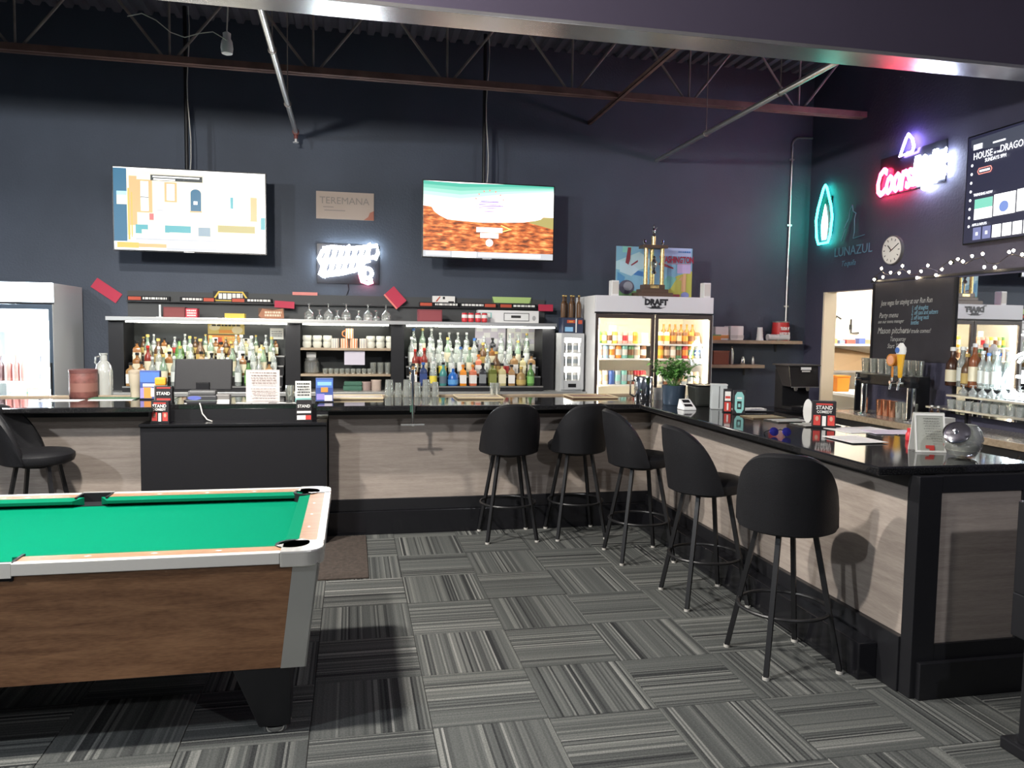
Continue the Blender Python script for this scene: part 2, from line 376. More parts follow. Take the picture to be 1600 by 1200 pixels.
# ---- roof steel
jo = thing('bar_joist', 'dark red open web steel joist under the roof deck', 'joist', (0, 7.8, 0))
JB, JT = 4.10, ZD-.005
for nm, z0 in (('bottom_chord', JB-.03), ('top_chord', JT-.06)):
    part(nm, B().box(-8, XR-.01, -.055, -.008, z0, z0+.06).box(-8, XR-.01, .008, .055, z0, z0+.06), m_steel, jo, False)
nodes = [-7.6+1.27*k - .02 for k in range(-1, 11)]
nodes = [-1.644+1.283*k for k in range(-4, 6)]
for x in nodes:
    for dx in (-.6, 0, .6):
        if x+dx < XR: part('web_bar', B().cyl((x+.05*(dx > 0)-.05*(dx < 0), 0, JB+.02), (x+dx, 0, JT-.03), .013 if dx else .011, n=8), m_web, jo)
jo2 = thing('bar_joist', 'dark steel joist between the girder and the bar joist', 'joist', (0, 6.35, 0))
for nm, z0 in (('bottom_chord', 4.33), ('top_chord', JT-.06)):
    part(nm, B().box(-8, XR-.01, -.05, -.008, z0, z0+.05).box(-8, XR-.01, .008, .05, z0, z0+.05), m_steel, jo2, False)
for k in range(-4, 5):
    x = -1.1+1.283*k
    for dx in (-.6, .6):
        if x+dx < XR: part('web_bar', B().cyl((x, 0, 4.35), (x+dx, 0, JT-.03), .012, n=8), m_web, jo2)
g = thing('girder', 'deep dark girder with a bare shiny bottom flange', 'girder', (0, 5.0, 0))
part('web', B().box(-8, XR-.005, -.05, .04, 3.66, ZD-.004), m_girder, g, False)
part('bottom_flange', B().box(-8, XR-.005, -.055, .19, 3.635, 3.662), m_flange, g, False, .003)
part('top_flange', B().box(-8, XR-.005, -.055, .19, ZD-.03, ZD-.004), m_girder, g, False)
for x in (-3.2, -.9, .9, 2.2, 3.05, 4.2): part('stiffener', B().box(x-.006, x+.006, .04, .18, 3.662, ZD-.03), m_girder, g, False)
def pipe_run(label, x, z, y0, y1, drop):
    o = thing('sprinkler_pipe', label, 'pipe', (x, 0, z))
    part('pipe', B().cyl((0, y0, 0), (0, y1, 0), .024, n=14), m_galv, o)
    for yy in (y0+.9, y0+2.3): part('hanger', B().cyl((0, yy, .02), (0, yy, ZD-z), .005, n=6).tube([(.03*cos(a), yy, .03*sin(a)) for a in [2*pi*i/12 for i in range(12)]], .004, 6, True), m_web, o)
    if drop:
        part('end_fitting', B().cyl((0, y1-.05, 0), (0, y1+.02, 0), .034, n=14).cyl((0, y1-.02, -.07), (0, y1-.02, 0), .02, n=10), P('fitting red', (.2, .06, .05), .5), o)
        part('sprinkler_head', B().lathe([(.012, 0), (.012, -.03), (.03, -.034), (.03, -.04)][::-1], 12, (0, y1-.02, -.07)), m_white, o)
pipe_run('bright sprinkler pipe ending short of the back wall above the streetscape television', -.575, 3.7, 5.19, 8.55, True)
pipe_run('long bright sprinkler pipe running to the back wall over the draft fridge', 3.55, 3.7, 5.19, YB, False)
o = thing('bridging_bar', 'rusty brown bridging bar running to the back wall', 'bar', (2.705, 0, 4.06))
part('angle', B().box(-.02, .02, 5.2, YB, 0, .006).box(-.02, -.014, 5.2, YB, 0, .04), m_steel, o, False)
o = thing('wall_conduit', 'thin grey conduit rising up the back wall by the shelf corner', 'conduit', (5.31, YB-.016, 0))
pth = [(0, 0, 1.57), (0, 0, 2.6), (.006, 0, 3.95)] + [(.1-.1*cos(a), 0, 3.98+.1*sin(a)) for a in [pi/2*i/6 for i in range(7)]] + [(.27, 0, 4.085)]
part('pipe', B().tube(pth, .0125, 10), m_galv, o)
for z in (2.0, 3.0, 3.8): part('clamp', B().box(-.03, .03, -.004, .016, z, z+.02), m_galv, o, False)
# white sensor and loose cable hanging from the steel
o = thing('hanging_sensor', 'small white sensor hanging from the steel on a cord', 'sensor', (-.93, 6.35, 3.72))
part('housing', B().lathe([(.012, 0), (.04, .01), (.046, .05), (.04, .10), (.028, .125), (.03, .16), (.015, .17)], 16), m_white, o)
part('cord', B().tube([(0, 0, .17), (.01, 0, .35), (-.03, 0, .61)], .006, 6), m_offw, o)
o = tag(part('loose_cable', B().tube([(-1.62+.1*i, 6.32-.006*i, 3.93-.02*i+.05*sin(i*1.3)) for i in range(8)] , .004, 5), m_offw), 'thin pale cable drooping beside the white sensor', 'cable')

# ---- ceiling globes that light the hall, the last two added out of view as fill
for k, (x, y, z, wt, c) in enumerate(LAMPS):
    o = thing('hall_and_fill_light', ['frosted globe ceiling fixture above the pool table', 'frosted globe ceiling fixture in front of the pool table', 'frosted globe added as fill light behind the bar stools', 'frosted globe added as fill light by the left wall'][k], 'ceiling light', (x, y, z))
    s = .3
    part('housing', B().box(-s/2-.04, s/2+.04, -s/2-.04, s/2+.04, .02, .09), m_plast, o, False, .006)
    for sx in (-1, 1): part('hanger', B().cyl((sx*s*.4, 0, .09), (sx*s*.4, 0, ZD-z), .006, n=6), m_web, o)
    part('globe', B().lathe([(.03, 0), (.1, .03), (.14, .1), (.12, .17), (.05, .21)], 18, (0, 0, -.19)), P('frosted globe', (.9, .9, .88), .4, alpha=.25), o)
    ld = bpy.data.lights.new('lamp', 'POINT'); ld.shadow_soft_size = .09; ld.energy = wt; ld.color = c
    lo = link(bpy.data.objects.new('lamp', ld), o); lo.location = (0, 0, -.2)

# ================================================================== THE BAR
top = thing('bar_worktop', 'polished black granite worktop running round the bar corner', 'worktop', (0, 0, 0))
part('slab', B().prism([(-.26, 5.97), (2.32, 5.97), (2.32, 3.03), (3.17, 3.03), (3.17, 6.82), (-.26, 6.82)], 1.03, BT), m_gran, top, False, .008)
part('wood_edging', B().box(-.26, 3.10, 6.82, 6.85, 1.03, 1.085), m_swood, top, False, .004)
ltop = thing('bar_worktop', 'polished black granite worktop of the bar left of the register', 'worktop', (0, 0, 0))
part('slab', B().box(-5.2, -1.41, 5.97, 6.82, 1.03, BT), m_gran, ltop, False, .008)
part('wood_edging', B().box(-5.2, -1.45, 6.82, 6.85, 1.03, 1.085), m_swood, ltop, False, .004)
def bar_front(name, label, x0, x1):
    o = thing(name, label, 'bar', (0, 0, 0))
    part('carcass', B().box(x0, x1, 6.285, 6.72, 0, 1.03), m_black, o, False)
    part('wood_panel', B().box(x0+.005, x1-.0, 6.262, 6.285, .287, .97), m_bwood, o, False, .002)
    part('apron', B().box(x0, x1, 6.25, 6.285, .97, 1.03), m_black, o, False)
    part('plinth', B().box(x0, x1, 6.225, 6.285, 0, .19), m_blackg, o, False, .004)
    part('plinth_rail', B().box(x0, x1, 6.255, 6.285, .19, .287), m_black, o, False, .004)
    return o
bar_front('bar_counter', 'bar front of pale wood panel behind the two stools and beside the register', -.185, 3.08)
bar_front('bar_counter', 'bar front of pale wood panel by the tall white glowing fridge', -5.2, -1.51)
o = thing('bar_counter', 'pale wood panelled bar return where three stools stand', 'bar', (0, 0, 0))
part('carcass', B().box(2.545, 3.08, 3.02, 6.224, 0, 1.03), m_black, o, False)
part('wood_panel', B().box(2.52, 2.545, 3.06, 6.224, .265, .97), m_bwood, o, False, .002)
part('apron', B().box(2.505, 2.545, 3.06, 6.224, .97, 1.03), m_black, o, False)
part('plinth', B().box(2.49, 2.545, 3.06, 6.224, 0, .265), m_black, o, False, .004)
part('foot_step', B().box(2.39, 2.49, 3.2, 6.224, 0, .18), m_blackg, o, False, .006)
part('end_panel', B().box(2.62, 3.055, 2.995, 3.02, .25, .955), m_bwood, o, False, .002)
part('corner_post', B().box(2.5, 2.62, 2.985, 3.06, 0, 1.03), m_black, o, False, .004)
part('end_rail', B().box(2.62, 3.14, 2.985, 3.02, .955, 1.03), m_black, o, False)
part('end_stile', B().box(3.055, 3.14, 2.985, 3.02, .17, .955), m_black, o, False)
part('end_lower_rail', B().box(2.62, 3.055, 2.985, 3.02, .17, .25), m_black, o, False)
part('end_plinth', B().box(2.53, 3.14, 2.96, 3.02, 0, .172), m_black, o, False, .004)
rg = thing('register_station', 'black register station between the two bar fronts', 'counter', (0, 0, 0))
part('front_panel', B().box(-1.505, -.19, 5.99, 6.02, 0, .925), m_black, rg, False)
part('carcass', B().box(-1.505, -.19, 6.02, 6.72, 0, .925), m_black, rg, False)
part('ledge', B().box(-1.51, -.187, 5.97, 6.2, .925, .945), m_blackg, rg, False, .004)
part('riser', B().box(-1.40, -.27, 6.2, 6.22, .945, 1.03), m_black, rg, False)
part('upper_shelf', B().box(-1.405, -.265, 6.2, 6.82, 1.03, BT-.002), m_gran, rg, False, .004)
# ---- the floor mat by the bar front
o = tag(part('floor_mat', B().box(-.38, .11, 5.12, 6.18, .0005, .012), P('brown mat', (.055, .042, .034), .95, bump=.5, bscale=200, var=.3, vscale=40), None, False, .004), 'plain dark brown floor mat lying at the bar front by the pool table', 'mat')

# ================================================================== STOOLS
def shell_mesh():
    b = B(); nf, nz = 27, 8; A = radians(87); f = []; v = []
    def h(t): return .74+.36*max(0, 1-abs(t)**2.9)**.85
    th = .05; ring = []
    for i in range(nf):
        t = -1+2*i/(nf-1); a = t*A; ht = h(t); row = []
        def pt(r, z, k): row.append((r*sin(a), -r*cos(a)-.04*k*cos(a), z))
        R = lambda k: .236+.028*k*(1-.5*abs(t))-.03*max(0, k-.7)*(1-abs(t)*.5)
        ks = [j/(nz-1) for j in range(nz)]
        for k in ks: pt(R(k), .70+(ht-.016-.70)*k, k)
        pt(R(1)-.012, ht-.004, 1); pt(R(1)-th*.5, ht, 1); pt(R(1)-th+.012, ht-.004, 1)
        for k in ks[::-1]: pt(R(k)-th, .70+(ht-.016-.70)*k, k)
        pt(R(0)-th*.5, .688, 0)
        ring.append(row)
    n = len(ring[0])
    for r_ in ring: v += r_
    for i in range(nf-1):
        for j in range(n):
            f.append((i*n+j, (i+1)*n+j, (i+1)*n+(j+1) % n, i*n+(j+1) % n))
    f += [tuple(range(n)), tuple(range((nf-1)*n+n-1, (nf-1)*n-1, -1))]
    return b.add(v, f).mesh('backrest', m_vinyl)
def make_stool():
    o = thing('bar_stool', '', 'stool', group='black bar stools along the bar')
    sw = link(bpy.data.objects.new('backrest', shell_mesh()), o)
    prof = [(.02, .685), (.19, .685), (.225, .70), (.235, .725), (.232, .752), (.21, .772), (.15, .78), (.02, .782)]
    part('seat', B().lathe(prof, 28, sx=1.0, sy=1.0), m_vinyl, o)
    part('swivel_plate', B().lathe([(.10, .66), (.10, .686)], 16), m_tube, o)
    L = []
    for sx in (-1, 1):
        for sy in (-1, 1):
            a = Vector((sx*.10, sy*.10, .675)); c = Vector((sx*.198, sy*.198, .012))
            l = part('leg', B().cyl(c, a, .0165, .0165, 4, ph=pi/4), m_tube, o, False)
            part('foot_glide', B().cyl((c.x, c.y, 0), (c.x, c.y, .014), .017, n=10), P('pale glide', (.5, .48, .44), .5), l); L.append(l)
    part('foot_ring', B().tube([(.222*cos(t), .222*sin(t), .285) for t in [2*pi*i/32 for i in range(32)]], .0095, 8, True), m_tube, o)
    return o
st0 = make_stool()
STOOLS = [(1.23, 6.015, 2, 'black barrel back bar stool at the bar front, farthest from the bar return'),
          (1.795, 6.015, 14, 'black barrel back bar stool at the bar front, in the corner'),
          (2.085, 5.33, -92, 'black bar stool at the bar return, next to the corner of the bar'),
          (2.16, 4.40, -88, 'middle black bar stool of the three at the bar return'),
          (2.15, 3.48, -34, 'black bar stool at the bar return, nearest its panelled end'),
          (-2.16, 5.93, -88, 'black bar stool at the bar front by the tall white glowing fridge')]
for i, (x, y, a, lab) in enumerate(STOOLS):
    o = st0 if i == 0 else copy_tree(st0)
    o.location = (x, y, 0); o['label'] = lab
    for ch in o.children:
        if ch.name.split('.')[0] in ('backrest', 'seat', 'swivel_plate'): ch.rotation_euler = (0, 0, radians(a))   # the seat swivels, the legs stay square

# ================================================================== POOL TABLE
m_trim = P('silver rail trim', (.78, .77, .73), .3, .55); m_cast = P('corner casting metal', (.80, .79, .75), .22, .75)
PL, PW = 1.18, .635
pt = thing('pool_table', 'coin operated pool table with green cloth and brown wood sides', 'pool table', (-1.29, 3.695, 0))
ZT, ZBED = .785, .742
b = B(); q0, q1 = (PL-.022, PW-.02), (PL-.075, PW-.07)
part('side_panel', B().hexa([(-q1[0], -q1[1], .30), (q1[0], -q1[1], .30), (q1[0], -q1[1]+.03, .30), (-q1[0], -q1[1]+.03, .30)], [(-q0[0], -q0[1], .735), (q0[0], -q0[1], .735), (q0[0], -q0[1]+.03, .735), (-q0[0], -q0[1]+.03, .735)]), m_twood, pt, False)
part('side_panel', B().hexa([(-q1[0], q1[1]-.03, .30), (q1[0], q1[1]-.03, .30), (q1[0], q1[1], .30), (-q1[0], q1[1], .30)], [(-q0[0], q0[1]-.03, .735), (q0[0], q0[1]-.03, .735), (q0[0], q0[1], .735), (-q0[0], q0[1], .735)]), m_twood, pt, False)
for s in (-1, 1):
    def pe(y, z, dx): 
        k = (z-.30)/.435; X = q1[0]+(q0[0]-q1[0])*k-dx; return (s*X, y, z)
    bot = [pe(-q1[1]+.03, .30, .03), pe(-q1[1]+.03, .30, 0), pe(q1[1]-.03, .30, 0), pe(q1[1]-.03, .30, .03)]
    tp = [pe(-q0[1]+.03, .735, .03), pe(-q0[1]+.03, .735, 0), pe(q0[1]-.03, .735, 0), pe(q0[1]-.03, .735, .03)]
    if s < 0: bot, tp = bot[::-1], tp[::-1]
    part('end_panel', B().hexa(bot, tp), m_twood, pt, False)
part('underside', B().box(-q1[0]+.03, q1[0]-.03, -q1[1]+.03, q1[1]-.03, .30, .315), m_black, pt, False)
m_ctrim = P('grey metal trim', (.46, .46, .43), .42, .6)
for sx in (-1, 1):
    for sy in (-1, 1):
        b = B()
        for (w_, ax) in ((.095, 0), (.06, 1)):
            pts = []
            for (qx, qy), z in ((q1, .298), (q0, .735)):
                if ax == 0: pts += [(sx*(qx+.004), sy*(qy+.004), z), (sx*(qx-w_), sy*(qy+.004), z), (sx*(qx-w_), sy*(qy-.002), z), (sx*(qx+.004), sy*(qy-.002), z)]
                else: pts += [(sx*(qx+.004), sy*(qy+.004), z), (sx*(qx+.004), sy*(qy-w_), z), (sx*(qx-.002), sy*(qy-w_), z), (sx*(qx-.002), sy*(qy+.004), z)]
            if (ax == 0) == (sx*sy > 0): b.hexa(pts[:4], pts[4:])
            else: b.hexa(pts[:4][::-1], pts[4:][::-1])
        part('corner_trim', b, m_ctrim, pt, False, label='grey metal strip wrapped round the corner')
        cx, cy = sx*(PL-.245), sy*(PW-.185)
        lg = part('leg', B().hexa([(cx+sx*.045+i_*.062, cy+j_*.062, .03) for i_, j_ in ((-1, -1), (1, -1), (1, 1), (-1, 1))], [(cx+i_*.112, cy+j_*.112, .302) for i_, j_ in ((-1, -1), (1, -1), (1, 1), (-1, 1))]), m_black, pt, False, .006)
        part('foot', B().lathe([(.055, 0), (.062, .006), (.062, .024), (.05, .032)], 20, (cx+sx*.045, cy, 0)), m_chrome, lg)
part('bed', B().box(-PL+.10, PL-.10, -PW+.10, PW-.10, .71, ZBED), m_felt, pt, False)
RW, CW = .105, .055     # wooden rail and cushion widths
def rail(L, cut0, cut1):   # along +x from 0 to L, outer side at y=0, playing side +y; ends of the cushion cut back
    return L
def add_rail(x0, x1, ori):
    # ori: rotation of the rail (0 near side, 1 right end, 2 far side, 3 left end)
    def T(x, y, z):
        if ori == 0: return (x, -PW+y, z)
        if ori == 2: return (-x, PW-y, z)
        if ori == 1: return (PL-y, x, z)
        return (-PL+y, -x, z)
    def hx(b, xa, xb, ya, yb, za, zb, ins=0, zb2=None):
        zb2 = zb if zb2 is None else zb2
        return b.hexa([T(xa, ya, za), T(xb, ya, za), T(xb-ins, yb, za), T(xa+ins, yb, za)], [T(xa, ya, zb), T(xb, ya, zb), T(xb-ins, yb, zb2), T(xa+ins, yb, zb2)])
    r = part('rail', hx(B(), x0, x1, .03, RW, .735, ZT), m_rwood, pt, False)
    part('edge_trim', hx(B(), x0, x1, 0, .032, .742, ZT+.003), m_trim, r, False, .003)
    part('cushion', B().hexa([T(x0-.035, RW, ZBED+.002), T(x1+.035, RW, ZBED+.002), T(x1-.005, RW+CW-.002, ZT-.024), T(x0+.005, RW+CW-.002, ZT-.024)],
        [T(x0-.035, RW, ZT-.001), T(x1+.035, RW, ZT-.001), T(x1-.005, RW+CW, ZT-.009), T(x0+.005, RW+CW, ZT-.009)]), m_felt2, r, False)
    n = 3
    for k in range(n):
        x = x0+(x1-x0)*(k+1)/(n+1); b = B()
        pts = [(x-.014, .075), (x, .068), (x+.014, .075), (x, .082)]
        b.add([T(px_, py_, ZT+.0006) for px_, py_ in pts], [(0, 1, 2, 3)]); part('sight', b, m_paper, r, False)
C0 = .165
for ori in (0, 2):
    add_rail(-PL+C0, -.075, ori); add_rail(.075, PL-C0, ori)
for ori in (1, 3): add_rail(-PW+C0, PW-C0, ori)
for sx in (-1, 1):
    for sy in (-1, 1):
        ro, ri = .075, .062; pts = []
        pts += [(-C0, 0)] + [(-ro+ro*sin(a), ro-ro*cos(a)) for a in [pi/2*i/8 for i in range(9)]] + [(0, C0), (-RW, C0)]
        pc = (-.125, .125)
        pts += [(pc[0]+ri*cos(a), pc[1]+ri*sin(a)) for a in [radians(62-214*i/14) for i in range(15)]] + [(-C0, RW)]
        poly = [(sx*(PL+x), sy*(-PW+y)*1.0) for x, y in pts]
        if sx*sy < 0: poly = poly[::-1]
        poly = [(x, y) for x, y in poly]
        k = part('corner_casting', B().prism(poly, .728, ZT+.006), m_cast, pt, False, .006)
        part('pocket_liner', B().lathe([(.066, .70), (.066, ZT+.002), (.052, ZT+.002), (.05, .70)], 20, (sx*(PL-.128), -sy*(PW-.128), 0), close=False).lathe([(.001, ZBED+.003), (.058, ZBED+.003)], 20, (sx*(PL-.128), -sy*(PW-.128), 0), close=False), m_plast, pt)
for sy in (-1, 1):
    yc = sy*(PW-.07)
    part('side_casting', B().box(-.075, .075, sy*PW-(.012 if sy > 0 else 0), sy*PW+(0 if sy > 0 else .012), .735, ZT+.006), m_trim, pt, False)
    part('pocket_liner', B().box(-.077, -.066, min(yc-.06, yc+.06), max(yc-.06, yc+.06), .72, ZT+.004).box(.066, .077, yc-.06, yc+.06, .72, ZT+.004).box(-.066, .066, yc+sy*.048-.006, yc+sy*.048+.006, .72, ZT+.004).box(-.066, .066, yc-.06, yc+.05, ZBED+.001, ZBED+.003), m_plast, pt, False)
part('lock', B().lathe([(.018, 0), (.018, .006), (.012, .008)], 14), m_ink, pt, loc=(PL-.068, -.50, .55)).rotation_euler = (0, pi/2, 0)

# black cabinet on a pedestal at the edge of the view
o = thing('game_cabinet', 'black cabinet on a pedestal beside the panelled end of the bar', 'cabinet', (3.0, 2.45, 0))
xh, xt, xb, xc = at_Y(1580, 960, 2.62).x-3.0, at_Y(1595, 720, 2.62).x-3.0, at_Y(1561, 1165, 2.56).x-3.0, at_Y(1597, 1050, 2.5).x-3.0
part('base', B().box(xb, xb+.6, -.2, .11, 0, .05), m_black, o, False, .008)
part('column', B().box(xc, xb+.5, -.12, .05, .05, .45), m_black, o, False, .004)
part('housing', B().box(xh, xh+.55, -.15, .17, .44, .62), m_black, o, False, .006)
part('upper_housing', B().box(xt, xt+.5, -.15, .17, .62, 1.0), m_black, o, False, .006)

# ================================================================== BACK WALL: televisions, signs
def emit(name, r, g, b_, s=1.0): return E('scr %s' % name, (r, g, b_), s)
W_ = emit('white', 1, 1, .97, 1.1); CREAM = emit('cream', 1, .86, .62, .62); TAN = emit('tan', .85, .52, .22, .5); BLUE = emit('blue', .01, .16, .30, .45)
DARK = emit('dark', .02, .03, .03, .5); GREY = emit('grey', .35, .36, .38, .9); ORG = emit('orange', .85, .28, .05, 1); OLIVE = emit('olive', .28, .24, .08, .9); TEAL = emit('teal', .05, .25, .28, .9); PINKR = emit('pinkred', .8, .1, .1, .9)
def television(label, fr, w, h, shapes, pole, tilt_d=.0):
    o = thing('television', label, 'television', fr.p(w/2, 0, 0)); L = Fr(fr.o-Vector(o.location), fr.r, fr.u)
    slab('housing', Fr(L.p(-.012, -.014, -.045), L.r, L.u), w+.024, h+.026, .04, m_screenframe, o, .006)
    slab('bezel', Fr(L.p(-.012, -.014, -.006), L.r, L.u), w+.024, h+.026, .005, m_screenframe, o, .002)
    picture('screen', L, w, h, shapes, o)
    part('power_light', B().hexa(*[[L.p(a, c, d) for a, d in ((w*.45, 0), (w*.52, 0), (w*.52, .002), (w*.45, .002))] for c in (-.012, -.006)]), P('silver badge', (.5, .5, .5), .3, .8), o, False)
    return o, L
TVY = 8.32
a = at_Y(179, 389, TVY); w1, h1 = 1.425, .80
sh = [(W_, (0, 0, 1, 1)), (CREAM, (.08, .18, .60, .97)), (CREAM, (.6, .18, .97, .42)), (BLUE, (0, .1, .085, .99)), (CREAM, (.02, .55, .085, .68)), (emit('sky', .3, .6, .75, .9), (.02, .66, .085, .71)),
      (ORG, (.09, .12, .105, .75)), (TAN, (.10, .3, .15, .9)), (ORG, (.112, .15, .12, .7)), (TAN, (.15, .46, .25, .86)), (W_, (.175, .48, .225, .84)), (TAN, (.33, .6, .41, .84)), (W_, (.345, .62, .395, .82)), (DARK, (.175, .64, .225, .652)),
      (DARK, (.24, .855, .58, .925)), (W_, (.255, .895, .56, .91)), (W_, (.26, .862, .40, .88)), (GREY, (.235, .93, .59, .94)),
      (BLUE, [(.50, .5)] + disc(.535, .72, .035, .05, 8, pi, 0) + [(.57, .5)]), (TAN, (.495, .48, .575, .5)), (W_, (.52, .58, .545, .62)),
      (emit('paleblue', .6, .75, .85, 1), (.64, .52, .70, .70)), (W_, (.648, .53, .692, .69)), (TEAL, (.765, .55, .785, .69)), (TAN, (.90, .4, .945, .70)), (emit('paleteal', .45, .65, .68, 1), (.90, .86, .93, .94)),
      (GREY, (.28, .44, .32, .5)), (PINKR, (.23, .37, .26, .45)), (W_, (.26, .32, .58, .48)), (TEAL, (.14, .2, .22, .31)), (CREAM, (.18, .19, .25, .25)), (TEAL, (.33, .22, .50, .31)), (CREAM, (.36, .17, .5, .225)), (emit('slate', .18, .25, .3, .8), (.55, .19, .63, .3)),
      (OLIVE, (.68, .25, .93, .335)), (TEAL, (.97, .3, 1, .45)), (CREAM, (.66, .15, .98, .24)), (GREY, (.14, .12, .98, .145)), (W_, (.2, .06, 1, .12)), (ORG, (.02, .02, .16, .09)), (TAN, (.16, .03, .34, .08)), (GREY, (.34, .0, 1, .035))]
tv1, F1 = television('wide television on the back wall showing a pale street with house fronts', back((a.x, TVY, a.z)), w1, h1, sh, None)
a = at_Y(661, 400, TVY)
m_desert, t_, b_ = nt('scr desert'); n_ = t_.nodes.new('ShaderNodeTexNoise'); r_ = t_.nodes.new('ShaderNodeValToRGB'); c_ = t_.nodes.new('ShaderNodeTexCoord'); mp_ = t_.nodes.new('ShaderNodeMapping'); mp_.inputs['Scale'].default_value = (1, 1, 3.5)
n_.inputs['Scale'].default_value = 9; n_.inputs['Detail'].default_value = 5
e = r_.color_ramp.elements; e[0].position = .35; e[0].color = (.12, .03, .01, 1); e[1].position = .68; e[1].color = (1, .42, .13, 1); k = e.new(.52); k.color = (.55, .13, .03, 1)
t_.links.new(c_.outputs['Object'], mp_.inputs[0]); t_.links.new(mp_.outputs[0], n_.inputs['Vector']); t_.links.new(n_.outputs['Fac'], r_.inputs[0]); t_.links.new(r_.outputs[0], b_.inputs['Emission Color']); b_.inputs['Emission Strength'].default_value = .7; b_.inputs['Base Color'].default_value = (.02, .02, .02, 1)
def skyc(k): return emit('sky%d' % k, .10+.9*k/7, .62+.38*k/7, .45+.5*k/7, .45+.5*k/7)
sh = [(W_, (0, 0, 1, 1))] + [(skyc(k), [(0, 1-.045*k), (.28, .985-.05*k), (.62, 1-.032*k), (1, 1-.016*k), (1, 1-.016*(k+1)), (.62, 1-.032*(k+1)), (.28, .985-.05*(k+1)), (0, 1-.045*(k+1))]) for k in range(7)]
sh += [(m_desert, [(0, .08), (1, .08), (1, .58), (.92, .58), (.90, .55), (.86, .53), (.76, .50), (.6, .485), (.45, .475), (.3, .485), (.18, .50), (.12, .55), (.08, .60), (.06, .66), (0, .67)]), (OLIVE, [(.80, .50), (1, .42), (1, .575), (.925, .575), (.90, .55), (.86, .53)]),
       (GREY, (0, 0, 1, .08)), (W_, (.02, .025, .2, .065)), (emit('yellowwhite', 1, 1, .8, 1.6), (.22, 0, .40, .078)), (W_, (.42, .02, .90, .065))]
VIO = emit('violet', .25, .12, .55, .8)
for k in range(9):
    ww = .085*sqrt(max(.05, 1-((k-4)/5)**2)); yy = .60+.022*k
    sh.append((VIO if k % 2 else emit('violet2', .65, .62, .9, 1), (.5-ww, yy, .5+ww, yy+.010)))
sh += [(VIO, [(.395, .685), (.605, .70), (.605, .71), (.395, .695)]), (VIO, [(.42, .74), (.58, .745), (.58, .752), (.42, .748)])]
for k in range(7):
    aa = pi*.1+k*pi*.8/6; sh.append((PINKR, [(.5+.10*cos(aa), .74+.15*sin(aa)), (.5+.115*cos(aa+.05), .74+.175*sin(aa+.05)), (.5+.115*cos(aa-.05), .74+.175*sin(aa-.05))]))
sh += [(W_, (.40, .345, .60, .41)), (W_, (.43, .27, .57, .335)), (W_, disc(.5, .205, .028, .05)), (emit('gold', 1, .6, .15, 1), [(.59, .45), (.675, .395), (.60, .355), (.60, .37), (.65, .395), (.585, .44)])]
tv2, F2 = television('wide television on the back wall showing an orange desert under pale sky', back((a.x, TVY, a.z)), w1, h1-.005, sh, None)
for o_, F_ in ((tv1, F1), (tv2, F2)):
    zt = ZD-.02-o_.location.z
    part('ceiling_pole', B().cyl((-.05, .1, .4), (-.05, .1, zt), .02, n=12), m_tube, o_)
    part('mount_plate', B().box(-.25, .2, .045, .12, .25, .55), m_tube, o_, False)
    part('cable', B().tube([(-.02+.015*sin(i), .085, .75+i*(zt-.75)/9) for i in range(10)], .005, 5), m_offw, o_)

# cream sign with faint lettering
fr = back(at_Y(494, 341, YB-.012)); sg = thing('tequila_sign', 'faint cream sign reading TEREMANA above the white neon', 'sign', fr.o); L = back((0, 0, 0))
slab('board', Fr(L.p(0, 0, -.01), L.r, L.u), .62, .295, .012, P('beige board', (.46, .37, .31), .7), sg)
text('lettering', 'TEREMANA', L, .035, .165, .105, P('grey print', (.26, .23, .21), .7), sg, xs=1.0, d=.003)
picture('print', L, .62, .295, [(P('coral print', (.40, .15, .10), .7), [(.82, 0), (1, 0), (1, .35), (.93, .28), (.9, .12)]), (P('grey print', (.26, .23, .21), .7), (.12, .42, .3, .45)), (P('grey print', (.26, .23, .21), .7), (.14, .3, .5, .33))], sg, d=.0025)

def neon(label, fr, strokes, cat='neon sign', r=.011, depth=.04, boxmat=None):
    o = thing('neon_sign', label, cat, fr.o); L = Fr((0, 0, 0), fr.r, fr.u)
    for mat, path, closed in strokes:
        part('tube', B().tube([L.p(x, y, depth) for x, y in path], r, 8, closed), mat, o)
    return o, L
n_white = E('neon white', (.80, .92, 1), 14); n_red = E('neon red', (1, .03, .10), 22); n_blue = E('neon blue', (.35, .25, 1), 26); n_cold = E('neon cold white', (.66, .74, 1), 26); n_teal = E('neon teal', (.03, 1, .75), 8)
n_pink = E('neon pink', (1, .2, .3), 10)
# unreadable white script sign: two looping lines of tube
fr = back(at_Y(500, 434, YB-.004)); st = []
def loops(x0, x1, y0, hgt, n, slant=.25, rise=0):
    out = []
    for i in range(n*14+1):
        t = i/(n*14); a_ = t*n*2*pi
        x = x0+(x1-x0)*t+.018*sin(a_*1.0)+slant*hgt*(.5-.5*cos(a_)); y = y0+rise*t+hgt*(.5-.5*cos(a_))*(1 if int(t*n) % 3 else 1.25)
        out.append((x, y))
    return out
st = [(n_white, loops(.02, .50, .17, .12, 7, rise=.055), False), (n_white, loops(.0, .40, .03, .11, 6, rise=.06), False), (n_white, [(.0, .16), (.3, .185), (.56, .24)], False), (n_white, [(.02, .02), (.22, .05), (.38, .10)], False),
      (n_white, [(.03, .31), (.12, .33), (.3, .32), (.57, .36), (.58, .28), (.55, .21)], False), (n_white, [(.40, .09), (.44, .18), (.50, .2)], False), (n_white, [(.03, .29), (-.01, .2), (.03, .12), (0, .04), (.06, .01)], False),
      (n_white, disc(.46, .06, .06, .055, 16), True), (n_pink, [(.42, .12), (.40, .05), (.42, -.03), (.48, -.05), (.53, -.03)], False), (n_white, [(.45, .11), (.44, .03), (.52, -.02)], False)]
